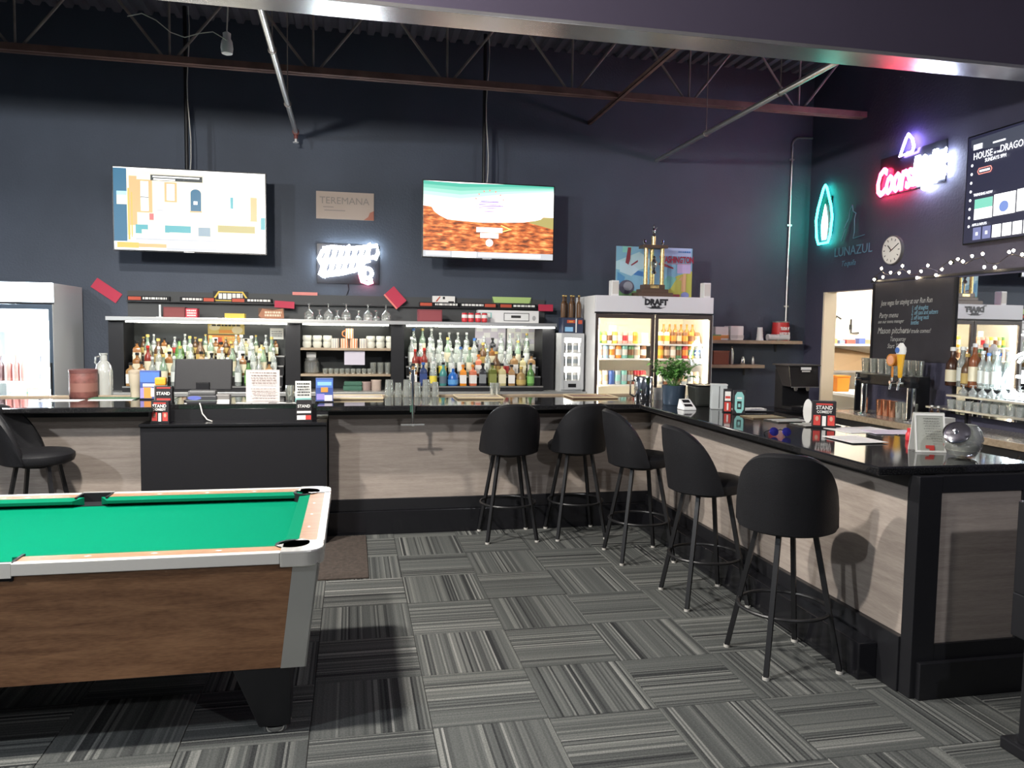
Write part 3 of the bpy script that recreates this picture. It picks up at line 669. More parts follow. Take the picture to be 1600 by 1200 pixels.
st = [(m_, [(x*1.08, y*1.02) for x, y in p_], c_) for m_, p_, c_ in st]
nw, L = neon('blown out white script neon sign with a red tail on the back wall', fr, st, r=.02)
part('backing', B().hexa(*[[L.p(x, y, d) for x, d in ((-.03, 0), (.64, 0), (.64, .012), (-.03, .012))] for y in (-.06, .37)]), P('smoky acrylic', (.02, .02, .025), .2), nw, False)
part('cord', B().tube([L.p(.3, -.06, .02), L.p(.31, -.12, .01), L.p(.28, -.2, .01)], .005, 6), m_plast, nw)

# ---- the draft fridge poster, trophy and speakers on top come after the fridge

# ================================================================== BACK BAR
BC = 1.0
bc = thing('back_counter', 'low dark counter under the bottle display along the back wall', 'counter', (0, 0, 0))
part('carcass', B().box(-2.42, 2.52, 8.18, YB-.02, 0, BC-.04), m_black, bc, False)
part('worktop', B().box(-2.44, 2.525, 8.13, YB-.012, BC-.04, BC), P('steel worktop', (.5, .5, .48), .35, .7), bc, False, .003)
un = thing('bottle_display', 'black bottle display with glowing shelf edge along the back wall', 'shelf unit', (0, 0, 0))
PX = [(-2.38, -2.24), (-.68, -.53), (.41, .55), (2.08, 2.22)]
for x0, x1 in PX: part('post', B().box(x0, x1, 8.37, YB-.03, BC+.0005, 1.705), m_black, un, False)
m_bpan = P('display back panel', (.045, .05, .05), .35)
part('back_panel', B().box(-2.24, 2.08, YB-.04, YB-.022, BC+.0005, 1.705), m_bpan, un, False)
part('top_shelf', B().box(-2.385, 2.225, 8.3, YB-.02, 1.705, 1.745), m_alu, un, False, .003)
for x0, x1 in ((-2.2, -.66), (-.50, .38), (.57, 2.2)): part('light_strip', B().box(x0, x1, 8.303, 8.325, 1.689, 1.704), m_led, un, False, label='glowing white light strip')
part('header_board', B().box(-2.3, 2.2, YB-.03, YB-.004, 1.7455, 2.02), P('header board', (.055, .058, .06), .6), un, False)
part('header_ledge', B().box(-2.3, 2.2, YB-.085, YB-.03, 1.905, 1.915), m_black, un, False)
for z in (1.425, 1.15): part('glass_shelf', B().box(-.527, .407, 8.36, YB-.042, z, z+.025), m_swood, un, False, .002)
def rack(label, x0, x1):
    o = thing('bottle_rack', label, 'rack', (0, 0, 0))
    for k in range(4):
        y0 = 8.20+.125*k; z = 1.055+.10*k
        part('step', B().box(x0, x1, y0, y0+.122, BC+.0005, z), m_black, o, False)
        part('nosing', B().box(x0, x1, y0-.004, y0, z-.012, z+.003), m_alu, o, False)
    return o
# ---- bottles
def prof_mesh(key):
    pr = {'tall': [(.030, 0), (.035, .004), (.0355, .17), (.033, .195), (.017, .225), (.0145, .235), (.0145, .285), (.016, .287), (.016, .297)],
          'round': [(.034, 0), (.041, .005), (.042, .12), (.040, .15), (.022, .185), (.0155, .195), (.015, .245), (.017, .247), (.017, .257)],
          'square': [(.045, 0), (.051, .005), (.051, .15), (.046, .168), (.02, .185), (.016, .19), (.016, .225), (.018, .227), (.018, .235)],
          'squat': [(.045, 0), (.054, .01), (.056, .07), (.048, .12), (.022, .145), (.016, .15), (.016, .195), (.018, .197), (.018, .205)]}[key]
    n = 4 if key == 'square' else 16
    return B().lathe(pr, n).mesh('bottle_'+key, m_glass, True, .006 if key == 'square' else 0)
CAPZ = {'tall': (.297, .017), 'round': (.257, .019), 'square': (.235, .02), 'squat': (.205, .02)}
LABZ = {'tall': (.045, .145, .0362), 'round': (.03, .11, .0427), 'square': (.03, .125, .0517), 'squat': (.02, .07, .0568)}
def cap_mesh(): return B().lathe([(1, 0), (1, .9), (.85, 1)], 12).mesh('cap', m_black)
def lab_mesh(key):
    z0, z1, r = LABZ[key]; n = 4 if key == 'square' else 16
    if key == 'squat': return B().lathe([(.0565, z0), (.0572, z1)], n, close=False).mesh('label', m_paper)
    return B().lathe([(r, z0), (r, z1)], n, close=False).mesh('label', m_paper, key != 'square')
def G(name, tint, body=.35, gl=.14): return MATS.get('b '+name) or glassware('b '+name, tint, gl, body)
def S(name, col, rough=.25): return P('b '+name, col, rough, coat=.3)
K = {  # kind: (description, shape, body, cap, label)
 'clear': ('clear spirit bottle with white cap and frosted label', 'tall', G('clear', (.86, .92, .88), .30), S('cap white', (.75, .75, .72)), P('frosted label', (.66, .70, .66), .5)),
 'clearblue': ('clear bottle with blue neck cap and pale label', 'tall', G('clear', (.86, .92, .88), .30), S('cap blue', (.05, .14, .4)), P('pale label', (.70, .72, .68), .5)),
 'clearred': ('clear bottle with red label', 'round', G('clear', (.86, .92, .88), .30), S('cap silver', (.6, .6, .6)), P('red label', (.5, .05, .05), .5)),
 'clearyellow': ('clear bottle with small yellow label', 'round', G('clear', (.86, .92, .88), .30), S('cap white', (.75, .75, .72)), P('yellow label', (.75, .62, .08), .5)),
 'greenish': ('pale green glass bottle with cream label', 'tall', G('palegreen', (.62, .80, .62), .35), S('cap gold', (.55, .4, .12)), P('cream label', (.72, .66, .48), .5)),
 'amber': ('amber whiskey bottle with cream label', 'square', S('amber', (.26, .11, .03)), S('cap black', (.02, .02, .02)), P('cream label', (.72, .66, .48), .5)),
 'brown': ('dark brown liqueur bottle with gold label', 'round', S('brown', (.11, .055, .025)), S('cap gold', (.55, .4, .12)), P('gold label', (.5, .36, .12), .4)),
 'navy': ('navy blue square bottle', 'square', S('navy', (.02, .04, .12)), S('cap blue', (.05, .14, .4)), P('navy label', (.03, .06, .2), .5)),
 'teal': ('teal green bottle with dark label', 'round', S('teal', (.06, .24, .22)), S('cap black', (.02, .02, .02)), P('slate label', (.10, .14, .18), .5)),
 'blue': ('bright blue round bottle', 'squat', S('blue', (.02, .12, .42)), S('cap silver', (.6, .6, .6)), P('sky label', (.1, .3, .6), .5)),
 'orange': ('orange bottle with white band', 'square', S('orange', (.72, .25, .02)), S('cap orange', (.6, .2, .03)), P('white label', (.78, .76, .72), .5)),
 'pink': ('salmon pink bottle with white band', 'square', S('salmon', (.62, .18, .09)), S('cap orange', (.6, .2, .03)), P('white label', (.78, .76, .72), .5)),
 'black': ('black glass bottle with grey label', 'square', S('black', (.02, .02, .025)), S('cap black', (.02, .02, .02)), P('grey label', (.2, .21, .22), .5)),
 'olive': ('olive green square bottle', 'square', S('olive', (.13, .15, .03)), S('cap black', (.02, .02, .02)), P('olive label', (.25, .27, .08), .5)),
 'yellow': ('pale yellow bottle with cream label', 'square', S('paleyellow', (.55, .48, .24)), S('cap black', (.02, .02, .02)), P('butter label', (.78, .72, .5), .5)),
 'white': ('amber bottle with large white label', 'square', S('amberwhite', (.35, .2, .08)), S('cap black', (.02, .02, .02)), P('white label', (.78, .76, .72), .5)),
 'gold': ('brown bottle with round gold emblem', 'squat', S('goldbrown', (.3, .2, .08)), S('cap gold', (.55, .4, .12)), P('gold label', (.5, .36, .12), .4)),
 'green': ('green bottle with bright green label', 'round', S('green', (.08, .2, .05)), S('cap black', (.02, .02, .02)), P('green label', (.2, .45, .12), .5)),
 'redb': ('dark red bottle with red cap', 'tall', S('darkred', (.22, .03, .02)), S('cap red', (.5, .04, .03)), P('cream label', (.72, .66, .48), .5)),
}
def bottle(kind, loc, place, group, sc=1.0, rz=0):
    d, shp, mb, mc, ml = K[kind]
    o = thing('liquor_bottle', '%s %s' % (d, place), 'bottle', loc, rz, group); o.scale = (sc, sc, sc)
    r0 = pi/4*0
    inst('glass_body', proto('bt'+shp, lambda: prof_mesh(shp)), mb, o)
    z, r = CAPZ[shp]; inst('cap', proto('cap', cap_mesh), mc, o, (0, 0, z-.02), 0, (r, r, .026))
    inst('label_band', proto('lb'+shp, lambda: lab_mesh(shp)), ml, o)
    return o
rack('black four step rack holding bottles at the fridge end of the back bar', .575, 2.055)
rack('black four step rack holding bottles behind the register', -2.215, -.705)
rd = random.Random(11)
rowsR = [['white', 'navy', 'clearyellow', 'teal', 'blue', 'orange', 'pink', 'black', 'olive', 'yellow', 'white', 'gold', 'green'],
         ['redb', 'redb', 'clear', 'clearyellow', 'clear', 'clearblue', 'greenish', 'pink', 'clear', 'brown', 'clearred', 'white', 'yellow', 'white'],
         ['clear', 'clearred', 'clear', 'clear', 'greenish', 'clear', 'clear', 'clearblue', 'brown', 'amber', 'clear', 'clear', 'greenish', 'clear'],
         ['clearblue', 'greenish', 'clear', 'clear', 'clear', 'clear', 'clear', 'black', 'clearyellow', 'black', 'clear', 'clear', 'clear', 'greenish']]
rowsL = [['white', 'amber', 'clear', 'greenish', 'clear', 'amber', 'white', 'clear', 'clearred', 'clear', 'clear', 'green', 'clear', 'white'],
         ['amber', 'redb', 'clear', 'amber', 'greenish', 'clear', 'white', 'black', 'clear', 'greenish', 'amber', 'clear', 'greenish', 'clear'],
         ['amber', 'greenish', 'brown', 'yellow', 'green', 'greenish', 'brown', 'greenish', 'amber', 'brown', 'clear', 'clear', 'yellow', 'greenish'],
         ['brown', 'clear', 'amber', 'clearred', 'clear', 'brown', 'greenish', 'amber', 'brown', 'clear', 'yellow', 'greenish', 'clear', 'amber']]
for rows, x0, x1, where, grp in ((rowsR, .64, 1.99, 'on the fridge end rack', 'bottles on the rack at the fridge end'), (rowsL, -2.15, -.77, 'on the register rack', 'bottles on the rack behind the register')):
    for k, row in enumerate(rows):
        n = len(row)
        for i, kd in enumerate(row):
            x = x0+(x1-x0)*(i+.5*(k % 2)*.6)/(n-.4)
            tier = ['front step', 'second step', 'third step', 'top step'][k]
            sc = rd.uniform(.95, 1.06)
            if k == 3: sc = min(sc, .98); sc = 1.04 if (rows is rowsR and i < 3) else sc*.93
            if k == 3 and rows is rowsL: sc *= .80
            bottle(kd, (x, 8.26+.125*k, 1.055+.10*k), '%s, %s' % (where, tier), grp, sc, rd.uniform(-.15, .15)+(pi if 0 else 0))
# prints on the display's back panel
def card(name, label, px, Yp, shapes=None, mat=m_paper, cat='card', t=.003, ang=0, group=None, wh=None):
    # px: pixel box left, top, right, bottom on the plane Y = Yp
    a_ = at_Y(px[0], px[3], Yp); c_ = at_Y(px[2], px[1], Yp); ww, hh = (c_.x-a_.x, c_.z-a_.z) if wh is None else wh
    cx, cz = (a_.x+c_.x)/2, (a_.z+c_.z)/2
    r_ = Vector((cos(ang), 0, sin(ang))); u_ = Vector((-sin(ang), 0, cos(ang)))
    o = thing(name, label, cat, (cx, Yp, cz), 0, group); L = Fr(-r_*ww/2-u_*hh/2, r_, u_)
    slab('sheet', L, ww, hh, t, mat, o)
    if shapes: picture('print', L, ww, hh, shapes, o, d=t+.0006)
    o['_w'] = ww; o['_h'] = hh
    return o, L, ww, hh
pr_y = P('print yellow', (.62, .48, .16), .6); pr_r = P('print red', (.5, .08, .04), .6); pr_o = P('print orange', (.7, .28, .06), .6); pr_g = P('print green', (.12, .3, .12), .6); pr_b = P('print blue', (.08, .18, .5), .6); pr_w = m_paper; pr_k = m_ink; pr_t = P('print teal', (.25, .55, .52), .6); pr_v = P('print violet', (.3, .25, .6), .6); pr_l = P('print lilac', (.62, .58, .66), .6); pr_s = P('print sky', (.25, .5, .75), .6)
YP = YB-.0455
card('poster', 'yellow poster behind the bottles above an orange one', (325, 506, 382, 522), YP, [(pr_o, (.3, .1, .7, .4)), (P('print sand', (.7, .62, .4), .6), disc(.18, .65, .15, .3)), (P('print sand', (.7, .62, .4), .6), disc(.8, .4, .15, .35))]+dashes(pr_k, rd, .1, .9, .7, .95, 1, 1), pr_y, 'poster')
card('poster', 'orange and red poster behind the bottles below the yellow one', (325, 524, 377, 541), YP, [(pr_w, (.05, .1, .3, .8)), (pr_r, (.3, .2, .42, .8))]+dashes(pr_y, rd, .45, .95, .2, .9, 3, 2), pr_o, 'poster')
card('notice', 'blank white notice behind the bottles by the orange poster', (378, 529, 392, 546), YP, None, m_paper, 'notice')
card('notice', 'round cornered white card behind the bottles by the display post', (422, 513, 443, 530), YP, dashes(P('print grey', (.4, .4, .4), .6), rd, .1, .9, .2, .8, 3, 3), m_paper, 'notice')
for k, (p0, lab) in enumerate((((742, 509, 790, 548), 'lilac calendar sheet behind the bottles nearest the register side'), ((792, 510, 836, 548), 'white calendar sheet behind the bottles nearest the small cooler'))):
    sh = []
    for i in range(4):
        for j in range(4): sh.append(([pr_l, P('print pale', (.8, .8, .8), .6)][(i+j) % 2], (.04+.24*i, .04+.24*j, .25+.24*i, .24+.24*j)))
        sh.append((P('print grey', (.4, .4, .4), .6), (.08+.24*i, .3+.1*(i % 2), .14+.24*i, .42)))
    card('calendar', lab, p0, YP, sh, [pr_l, m_paper][k], 'calendar')

# ---- middle section: glasses, mugs and papers
def tumbler_mesh(r0, r1, h, t=.002):
    return B().lathe([(.003, .004), (r0-.003, .004), (r1-t, h), (r1, h), (r0, 0), (.003, 0)], 14, close=False).mesh('tumbler', m_glass)
def stem_mesh(rb, hb, rf, hs):   # upside-down goblet: rim on the shelf, foot on top
    return B().lathe([(rb*.82, 0), (rb*.95, .02), (rb, hb*.4), (rb*.9, hb*.7), (rb*.45, hb*.95), (.008, hb+.01), (.006, hb+hs*.5), (.01, hb+hs*.9), (rf, hb+hs*.97), (rf, hb+hs)], 18, close=False).mesh('goblet', m_glass)
m_gl2 = glassware('bright glass', (.95, .97, .92), .26, .16)
TS = 1.7455
for i, px in enumerate((483, 513, 541, 575, 603)):
    tag(inst('goblet', proto('gobB', lambda: stem_mesh(.055, .10, .042, .075)), m_gl2, None, (at_Y(px, 497, 8.5).x, 8.5, TS)), 'large upturned glass goblet on the glowing shelf', 'glass', 'large upturned goblets on the shelf')
for i, px in enumerate((499, 527, 560, 588)):
    tag(inst('goblet', proto('gobS', lambda: stem_mesh(.038, .045, .034, .06)), m_gl2, None, (at_Y(px, 497, 8.4).x, 8.4, TS)), 'small upturned stem glass on the glowing shelf', 'glass', 'small upturned stem glasses on the shelf')
bowl = lambda: B().lathe([(.003, .004), (.036, .004), (.046, .03), (.044, .062), (.046, .064), (.05, .03), (.04, 0), (.003, 0)], 16, close=False).mesh('bowl', m_white)
m_bowl = P('frosted white glass', (.50, .50, .44), .3)
for sx, nm in ((-1, 'left'), (1, 'right')):
    for i in range(3):
        for j in range(2):
            x = (at_Y(480, 540, 8.45).x if sx < 0 else at_Y(579, 540, 8.45).x)+.105*i
            tag(inst('glass_bowl', proto('bowl', bowl), m_bowl, None, (x, 8.45, 1.4505+.0645*j)), 'small frosted glass in the stack %s the striped mugs' % ('on the register side of' if sx < 0 else 'on the fridge side of'), 'glass', 'stacked frosted glasses %s of the mugs' % nm)
def mug(label, x, y, z, c1, c2, hgt=.10, handle=0):
    o = thing('striped_mug', label, 'mug', (x, y, z), 0, 'striped mugs'); n = 20; b1, b2 = B(), B()
    for i in range(n):
        t0, t1 = 2*pi*i/n, 2*pi*(i+1)/n
        (b1 if i % 2 else b2).quad(*[(.042*cos(t), .042*sin(t), zz) for t, zz in ((t0, 0), (t1, 0), (t1, hgt), (t0, hgt))])
    part('stripes', b1, c1, o, False); part('body', b2.lathe([(.003, .006), (.038, .006), (.039, hgt), (.042, hgt)], 20, close=False), c2, o, False)
    if handle: part('handle', B().tube([(-.04-.035*sin(a), 0, .05+.032*cos(a)) for a in [pi*i/10 for i in range(11)]], .006, 6), c1, o)
mo, mw, mg = P('mug orange', (.55, .16, .05), .4), P('mug cream', (.6, .52, .42), .4), P('mug grey', (.3, .3, .31), .4)
mx = at_Y(546, 540, 8.42).x
mug('orange striped mug under the jug on the middle shelf', mx-.05, 8.42, 1.4505, mo, mw); mug('orange striped mug beside another below the jug', mx+.045, 8.42, 1.4505, mo, mw)
mug('grey striped mug on the register side of the orange mugs', mx-.15, 8.42, 1.4505, mg, mw); mug('grey striped mug on the fridge side of the orange mugs', mx+.145, 8.42, 1.4505, mg, mw)
mug('orange striped mug with handle on top of the other mugs', mx-.0, 8.42, 1.551, mo, mw, .105, 1)
for i in range(9):
    for j in range(2):
        tag(inst('shot_glass', proto('shot', lambda: tumbler_mesh(.024, .029, .052)), m_gl2, None, (at_Y(508, 583, 8.42).x+.058*i, 8.42+.07*j, 1.1755)), 'small glass in the row on the lower middle shelf', 'glass', 'small glasses on the lower middle shelf')
for i in range(3):
    tag(inst('highball_glass', proto('high', lambda: tumbler_mesh(.03, .036, .12)), m_gl2, None, (at_Y(583, 583, 8.45).x+.078*i, 8.45, 1.1755)), 'tall glass at the end of the small glass row', 'glass', 'tall glasses on the lower middle shelf')
o = thing('glass_jar', 'wide clear jar at the end of the lower middle shelf', 'jar', (at_Y(487, 583, 8.5).x, 8.52, 1.1755))
part('jar_body', B().lathe([(.07, 0), (.08, .01), (.08, .12), (.06, .14)], 18), m_gl2, o); part('lid', B().lathe([(.07, .14), (.07, .155), (.02, .165)], 18), m_alu, o)
card('paper_sheet', 'lilac paper sheet hanging under the middle shelf', (538, 548, 570, 570), 8.40, None, pr_l, 'paper')
o = thing('takeout_box', 'small white box on the lower middle shelf', 'box', (at_Y(487, 566, 8.6).x, 8.55, 1.3405)); o.location.z = 1.1755+.166
part('box', B().box(-.05, .05, -.04, .04, 0, .06), m_paper, o, False, .003)
for k, (px, c, hh, lab) in enumerate(((551, (.05, .13, .09), .11, 'dark green folded cloth on the back counter'), (572, (.3, .22, .2), .08, 'brown tin on the back counter beside the green cloth'), (588, (.42, .33, .28), .10, 'tan tub on the back counter under the middle shelves'))):
    o = thing(['folded_cloth', 'tin', 'tub'][k], lab, ['cloth', 'tin', 'tub'][k], (at_Y(px, 610, 8.4).x, 8.4, BC))
    if k == 0:
        part('fold', B().box(-.1, .1, -.07, .07, 0, .05), P('cl%d' % k, c, .8), o, False, .015); part('fold', B().box(-.09, .1, -.065, .06, .05, .095), P('cl%d' % k, c, .8), o, False, .015)
    else:
        part('body', B().lathe([(.05, 0), (.052, .005), (.055, hh), (.05, hh+.002)], 16), P('cl%d' % k, c, .5), o); part('lid', B().lathe([(.057, hh), (.057, hh+.012)], 16), P('clid%d' % k, [q*1.3 for q in c], .4), o)

# ---- things on top of the glowing shelf and on the header board
def strip_mat(x0, x1, lab, left_red):
    xa, xb = at_Y(x0, 475, YB-.06).x, at_Y(x1, 475, YB-.06).x
    o = thing('bar_runner', lab, 'bar mat', ((xa+xb)/2, YB-.085, 1.9155)); ww = xb-xa
    part('mat', B().box(-ww/2, ww/2, 0, .05, 0, .05), m_plast, o, False, .003)
    L = back((-ww/2, 0, 0)); sh = [(pr_r, (.02, .15, .32, .85) if left_red else (.68, .15, .98, .85))] + dashes(m_paper, rd, .36 if left_red else .04, .97 if left_red else .64, .3, .8, 1, int(x0), .9)
    picture('print', L, ww, .05, sh, o)
strip_mat(200, 266, 'black bar runner with red and white print nearest the glowing fridge', True)
strip_mat(282, 336, 'short black bar runner with white print under the yellow badge', False)
strip_mat(362, 425, 'black bar runner with red and white print beside the red ticket', True)
strip_mat(655, 716, 'black bar runner with red and white print under the white box', True)
strip_mat(718, 775, 'black bar runner with white print next to the white box', False)
strip_mat(780, 838, 'black bar runner with red and white print under the green strip', True)
o, L, ww, hh = card('beer_badge', 'white lettered badge with yellow outline on the header board', (333, 456, 388, 470), YB-.037, [(P('badge yellow', (.75, .52, .06), .5), [(0, .2), (.15, 1), (.85, 1), (1, .2), (.95, 0), (.05, 0)]), (pr_k, [(.06, .22), (.18, .88), (.82, .88), (.94, .22), (.9, .1), (.1, .1)])]+dashes(m_paper, rd, .12, .88, .2, .8, 1, 5, .95), pr_k, 'badge')
m_tk = P('red ticket', (.48, .03, .07), .6)
m_tk2 = P('red ticket edge', (.75, .22, .18), .6)
card('ticket_book', 'bright red paper ticket hanging tilted by the glowing fridge', (145, 444, 188, 464), YB-.008, None, m_tk, 'ticket', .004, radians(-35), wh=(.29, .115))
card('ticket_book', 'bright red ticket lying straight at the end of the bar runners', (429, 471, 460, 481), YB-.14, None, m_tk, 'ticket', .004, radians(-3))
card('ticket_book', 'bright red ticket block hanging tilted above the goblets', (600, 457, 634, 474), YB-.075, [(m_tk2, (0, 0, 1, .12))], m_tk, 'ticket', .03, radians(-48), wh=(.21, .15))
card('ticket_book', 'bright red ticket at the shelf end beside the small cooler', (841, 476, 864, 486), YB-.14, None, m_tk, 'ticket', .004, 0)
card('header_strip', 'pale red strip on the header board', (457, 457, 496, 461), YB-.037, None, P('pale red', (.7, .25, .22), .6), 'strip')
card('header_strip', 'light green strip on the header board', (769, 465, 830, 473), YB-.037, [(P('strip green', (.45, .62, .22), .6), [(0, 1), (1, 1), (.95, 0), (.05, 0)])], P('strip dark green', (.1, .16, .06), .6), 'strip')
def shelf_box(name, lab, px, cat, mat, dep=.12, Yf=8.45, shapes=None, z=TS):
    a_, c_ = at_Y(px[0], px[3], Yf), at_Y(px[2], px[1], Yf); ww, hh = c_.x-a_.x, max(.03, c_.z-z)
    o = thing(name, lab, cat, ((a_.x+c_.x)/2, Yf, z)); part('box', B().box(-ww/2, ww/2, 0, dep, 0, hh), mat, o, False, .003)
    if shapes: picture('print', back((-ww/2, 0, 0)), ww, hh, shapes, o)
    return o
shelf_box('carton', 'dark red carton standing on the glowing shelf behind a frame', (255, 480, 289, 497), 'carton', P('maroon', (.16, .03, .03), .6), shapes=[(P('maroon light', (.22, .05, .05), .6), (.05, .1, .95, .9))])
shelf_box('carton', 'small red and white carton on the glowing shelf', (290, 482, 308, 497), 'carton', P('carton red', (.6, .05, .08), .6), shapes=dashes(m_paper, rd, .08, .92, .1, .9, 3, 9, .6))
shelf_box('carton', 'flat yellow carton on the glowing shelf', (351, 490, 382, 498), 'carton', P('carton yellow', (.75, .52, .08), .6))
shelf_box('carton', 'dark red carton on the glowing shelf behind the white goblets', (653, 484, 691, 502), 'carton', P('maroon2', (.2, .04, .05), .6), shapes=[(P('maroon light2', (.27, .06, .07), .6), (.05, .1, .95, .9))])
o, L, ww, hh = card('beer_badge', 'brown and orange shaped badge standing on the glowing shelf', (404, 482, 444, 498), 8.5, [(P('badge brown', (.34, .14, .07), .5), [(0, .3), (.15, .95), (.55, .8), (.95, 1), (1, .1), (.5, 0), (.1, .1)])]+dashes(P('badge cream', (.7, .55, .4), .5), rd, .2, .9, .2, .75, 2, 6, .7), P('badge dark', (.1, .05, .03), .6), 'badge', .01)
o.location.z = TS+hh/2
shelf_box('carton', 'white carton with red stroke on the header ledge', (676, 463, 711, 476), 'carton', m_paper, .05, YB-.08, [(pr_r, [(.12, .1), (.3, .9), (.36, .9), (.2, .1)]), (pr_k, (.45, .5, .55, .9)), (pr_k, (.7, .0, .95, .2))], 1.966)
shelf_box('long_carton', 'long white carton with two labels on the glowing shelf', (747, 486, 842, 500), 'carton', m_white, .13, 8.5, [(pr_t, (.02, .35, .22, .8)), (m_paper, (.04, .4, .2, .75)), (pr_k, (.42, .15, .84, .8)), (m_white, (.43, .2, .83, .75)), (pr_k, (.54, .4, .7, .6)), (P('print grey', (.4, .4, .4), .6), disc(.92, .4, .03, .2))])
for i, px in enumerate((726, 736, 747, 757)):
    o = thing('soda_can', 'red and white can in the row on the glowing shelf', 'can', (at_Y(px, 497, 8.38).x, 8.38, TS), 0, 'red cans on the glowing shelf')
    part('can_body', B().lathe([(.024, 0), (.032, .01), (.032, .09), (.026, .1)], 16), P('can red', (.6, .04, .05), .35), o); part('can_band', B().lathe([(.0324, .045), (.0324, .08)], 16, close=False), m_paper, o); part('can_top', B().lathe([(.026, .1), (.024, .103)], 16), m_alu, o)
o = thing('picture_frame', 'thin silver frame standing on the glowing shelf', 'frame', (at_Y(250, 497, 8.56).x, 8.56, TS))
part('upright', B().box(-.01, .01, 0, .012, 0, .13), m_alu, o, False); part('foot', B().box(-.03, .03, -.03, .04, 0, .006), m_alu, o, False)

# ================================================================== FRIDGES
def fridge(label, x0, x1, yf, yb, zt, head, doors, body, headmat, glow, levels, bright, dark):
    o = thing('glass_door_fridge', label, 'fridge', ((x0+x1)/2, yf, 0)); W = (x1-x0)/2; D = yb-yf
    part('side_wall', B().box(-W, -W+.04, .035, D, .05, zt), body, o, False, .004); part('side_wall', B().box(W-.04, W, .035, D, .05, zt), body, o, False, .004)
    part('back_wall', B().box(-W+.04, W-.04, D-.04, D, .05, zt), bright, o, False)
    part('base', B().box(-W+.04, W-.04, .035, D-.04, .05, .3), body, o, False)
    part('kick_plate', B().box(-W+.02, W-.02, .06, .09, 0, .05), m_plast, o, False)
    part('roof', B().box(-W+.04, W-.04, .035, D-.04, zt-.04, zt), body, o, False)
    part('header_back', B().box(-W+.04, W-.04, .05, .06, head-.01, zt-.04), body, o, False)
    hd = part('header_sign', B().box(-W, W, 0, .034, head+.015, zt), headmat, o, False, .004)
    part('header_gasket', B().box(-W, W, .004, .034, head-.005, head+.014), m_plast, o, False)
    n = doors; dw = 2*W/n
    for k in range(n):
        xa, xb = -W+dw*k+.004, -W+dw*(k+1)-.004; fr_ = .035
        d = part('door', B().box(xa, xa+fr_, 0, .03, .32, head-.007).box(xb-fr_, xb, 0, .03, .32, head-.007).box(xa+fr_, xb-fr_, 0, .03, .32, .32+.05).box(xa+fr_, xb-fr_, 0, .03, head-.05, head-.007), dark, o, False, .003)
        part('pane', B().box(xa+fr_, xb-fr_, .012, .018, .37, head-.05), m_pane, d, False)
        hx = xb-fr_*.5 if k == 0 else xa+fr_*.5
        part('handle', B().box(hx-.008, hx+.008, -.03, 0, .9, 1.3), m_plast, d, False, .004)
    for sx in (-1, 1): part('frame_strip', B().box(min(sx*W, sx*(W-.003)), max(sx*W, sx*(W-.003)), .001, .034, .3, head), body, o, False)
    for xs_ in [-W+.05, W-.062] + ([-.006] if n > 1 else []):
        part('light_tube', B().box(xs_, xs_+.012, .05, .062, .4, head-.06), glow, o, False)
    part('light_tube', B().box(-W+.06, W-.06, .06, .08, head-.035, head-.02), glow, o, False)
    for z in levels: part('shelf', B().box(-W+.045, W-.045, .10, D-.06, z-.018, z), m_white, o, False)
    return o
m_fint = P('fridge inside', (.82, .80, .72), .5)
FX0, FX1, FYF = 2.54, 3.895, 7.9
lev = [.48, .75, 1.06, 1.37, 1.66]
zc = at_Y(960, 600, 8.05).z
L1, L2, L3 = at_Y(985, 537, FYF+.1).z, at_Y(985, 560, FYF+.1).z, at_Y(985, 601, FYF+.1).z
fr_o = fridge('two door white fridge with draft sign on its header', FX0, FX1, FYF, 8.65, 2.05, 1.86, 2, m_white, P('header grey white', (.70, .70, .72), .3), E('fridge warm tube', (1, .84, .58), 19), [L3-.36, L3, L2, L1], m_fint, P('dark brown frame', (.06, .045, .04), .4))
W2 = (FX1-FX0)/2; Lh = back((-W2, 0, 1.875))
text('lettering', 'DRAFT', Lh, W2+.005, .085, .085, P('dark lettering', (.03, .03, .035), .4), fr_o, align='CENTER', bold=.006, d=.003)
text('lettering', 'The', Lh, W2-.16, .150, .03, P('dark lettering', (.03, .03, .035), .4), fr_o, d=.003)
text('lettering', 'MINE', Lh, W2, .045, .042, P('dark lettering', (.03, .03, .035), .4), fr_o, align='CENTER', bold=.003, d=.003)
picture('emblem', Lh, 2*W2, .19, [(P('dark lettering', (.03, .03, .035), .4), [(.41, .34), (.46, .22), (.54, .22), (.59, .34), (.56, .30), (.44, .30)])], fr_o, d=.002)
lf = fridge('tall white glowing fridge with lit blank header', -3.47, -2.717, 7.9, 8.72, 2.04, 1.845, 1, P('fridge side enamel', (.50, .52, .52), .4), E('lit header', (.75, .9, 1), 3.5), E('fridge cold tube', (.82, .93, 1), 200), [.5, .8, 1.12, 1.6], P('fridge inside white', (.85, .87, .88), .5), P('slate frame', (.05, .075, .11), .4))
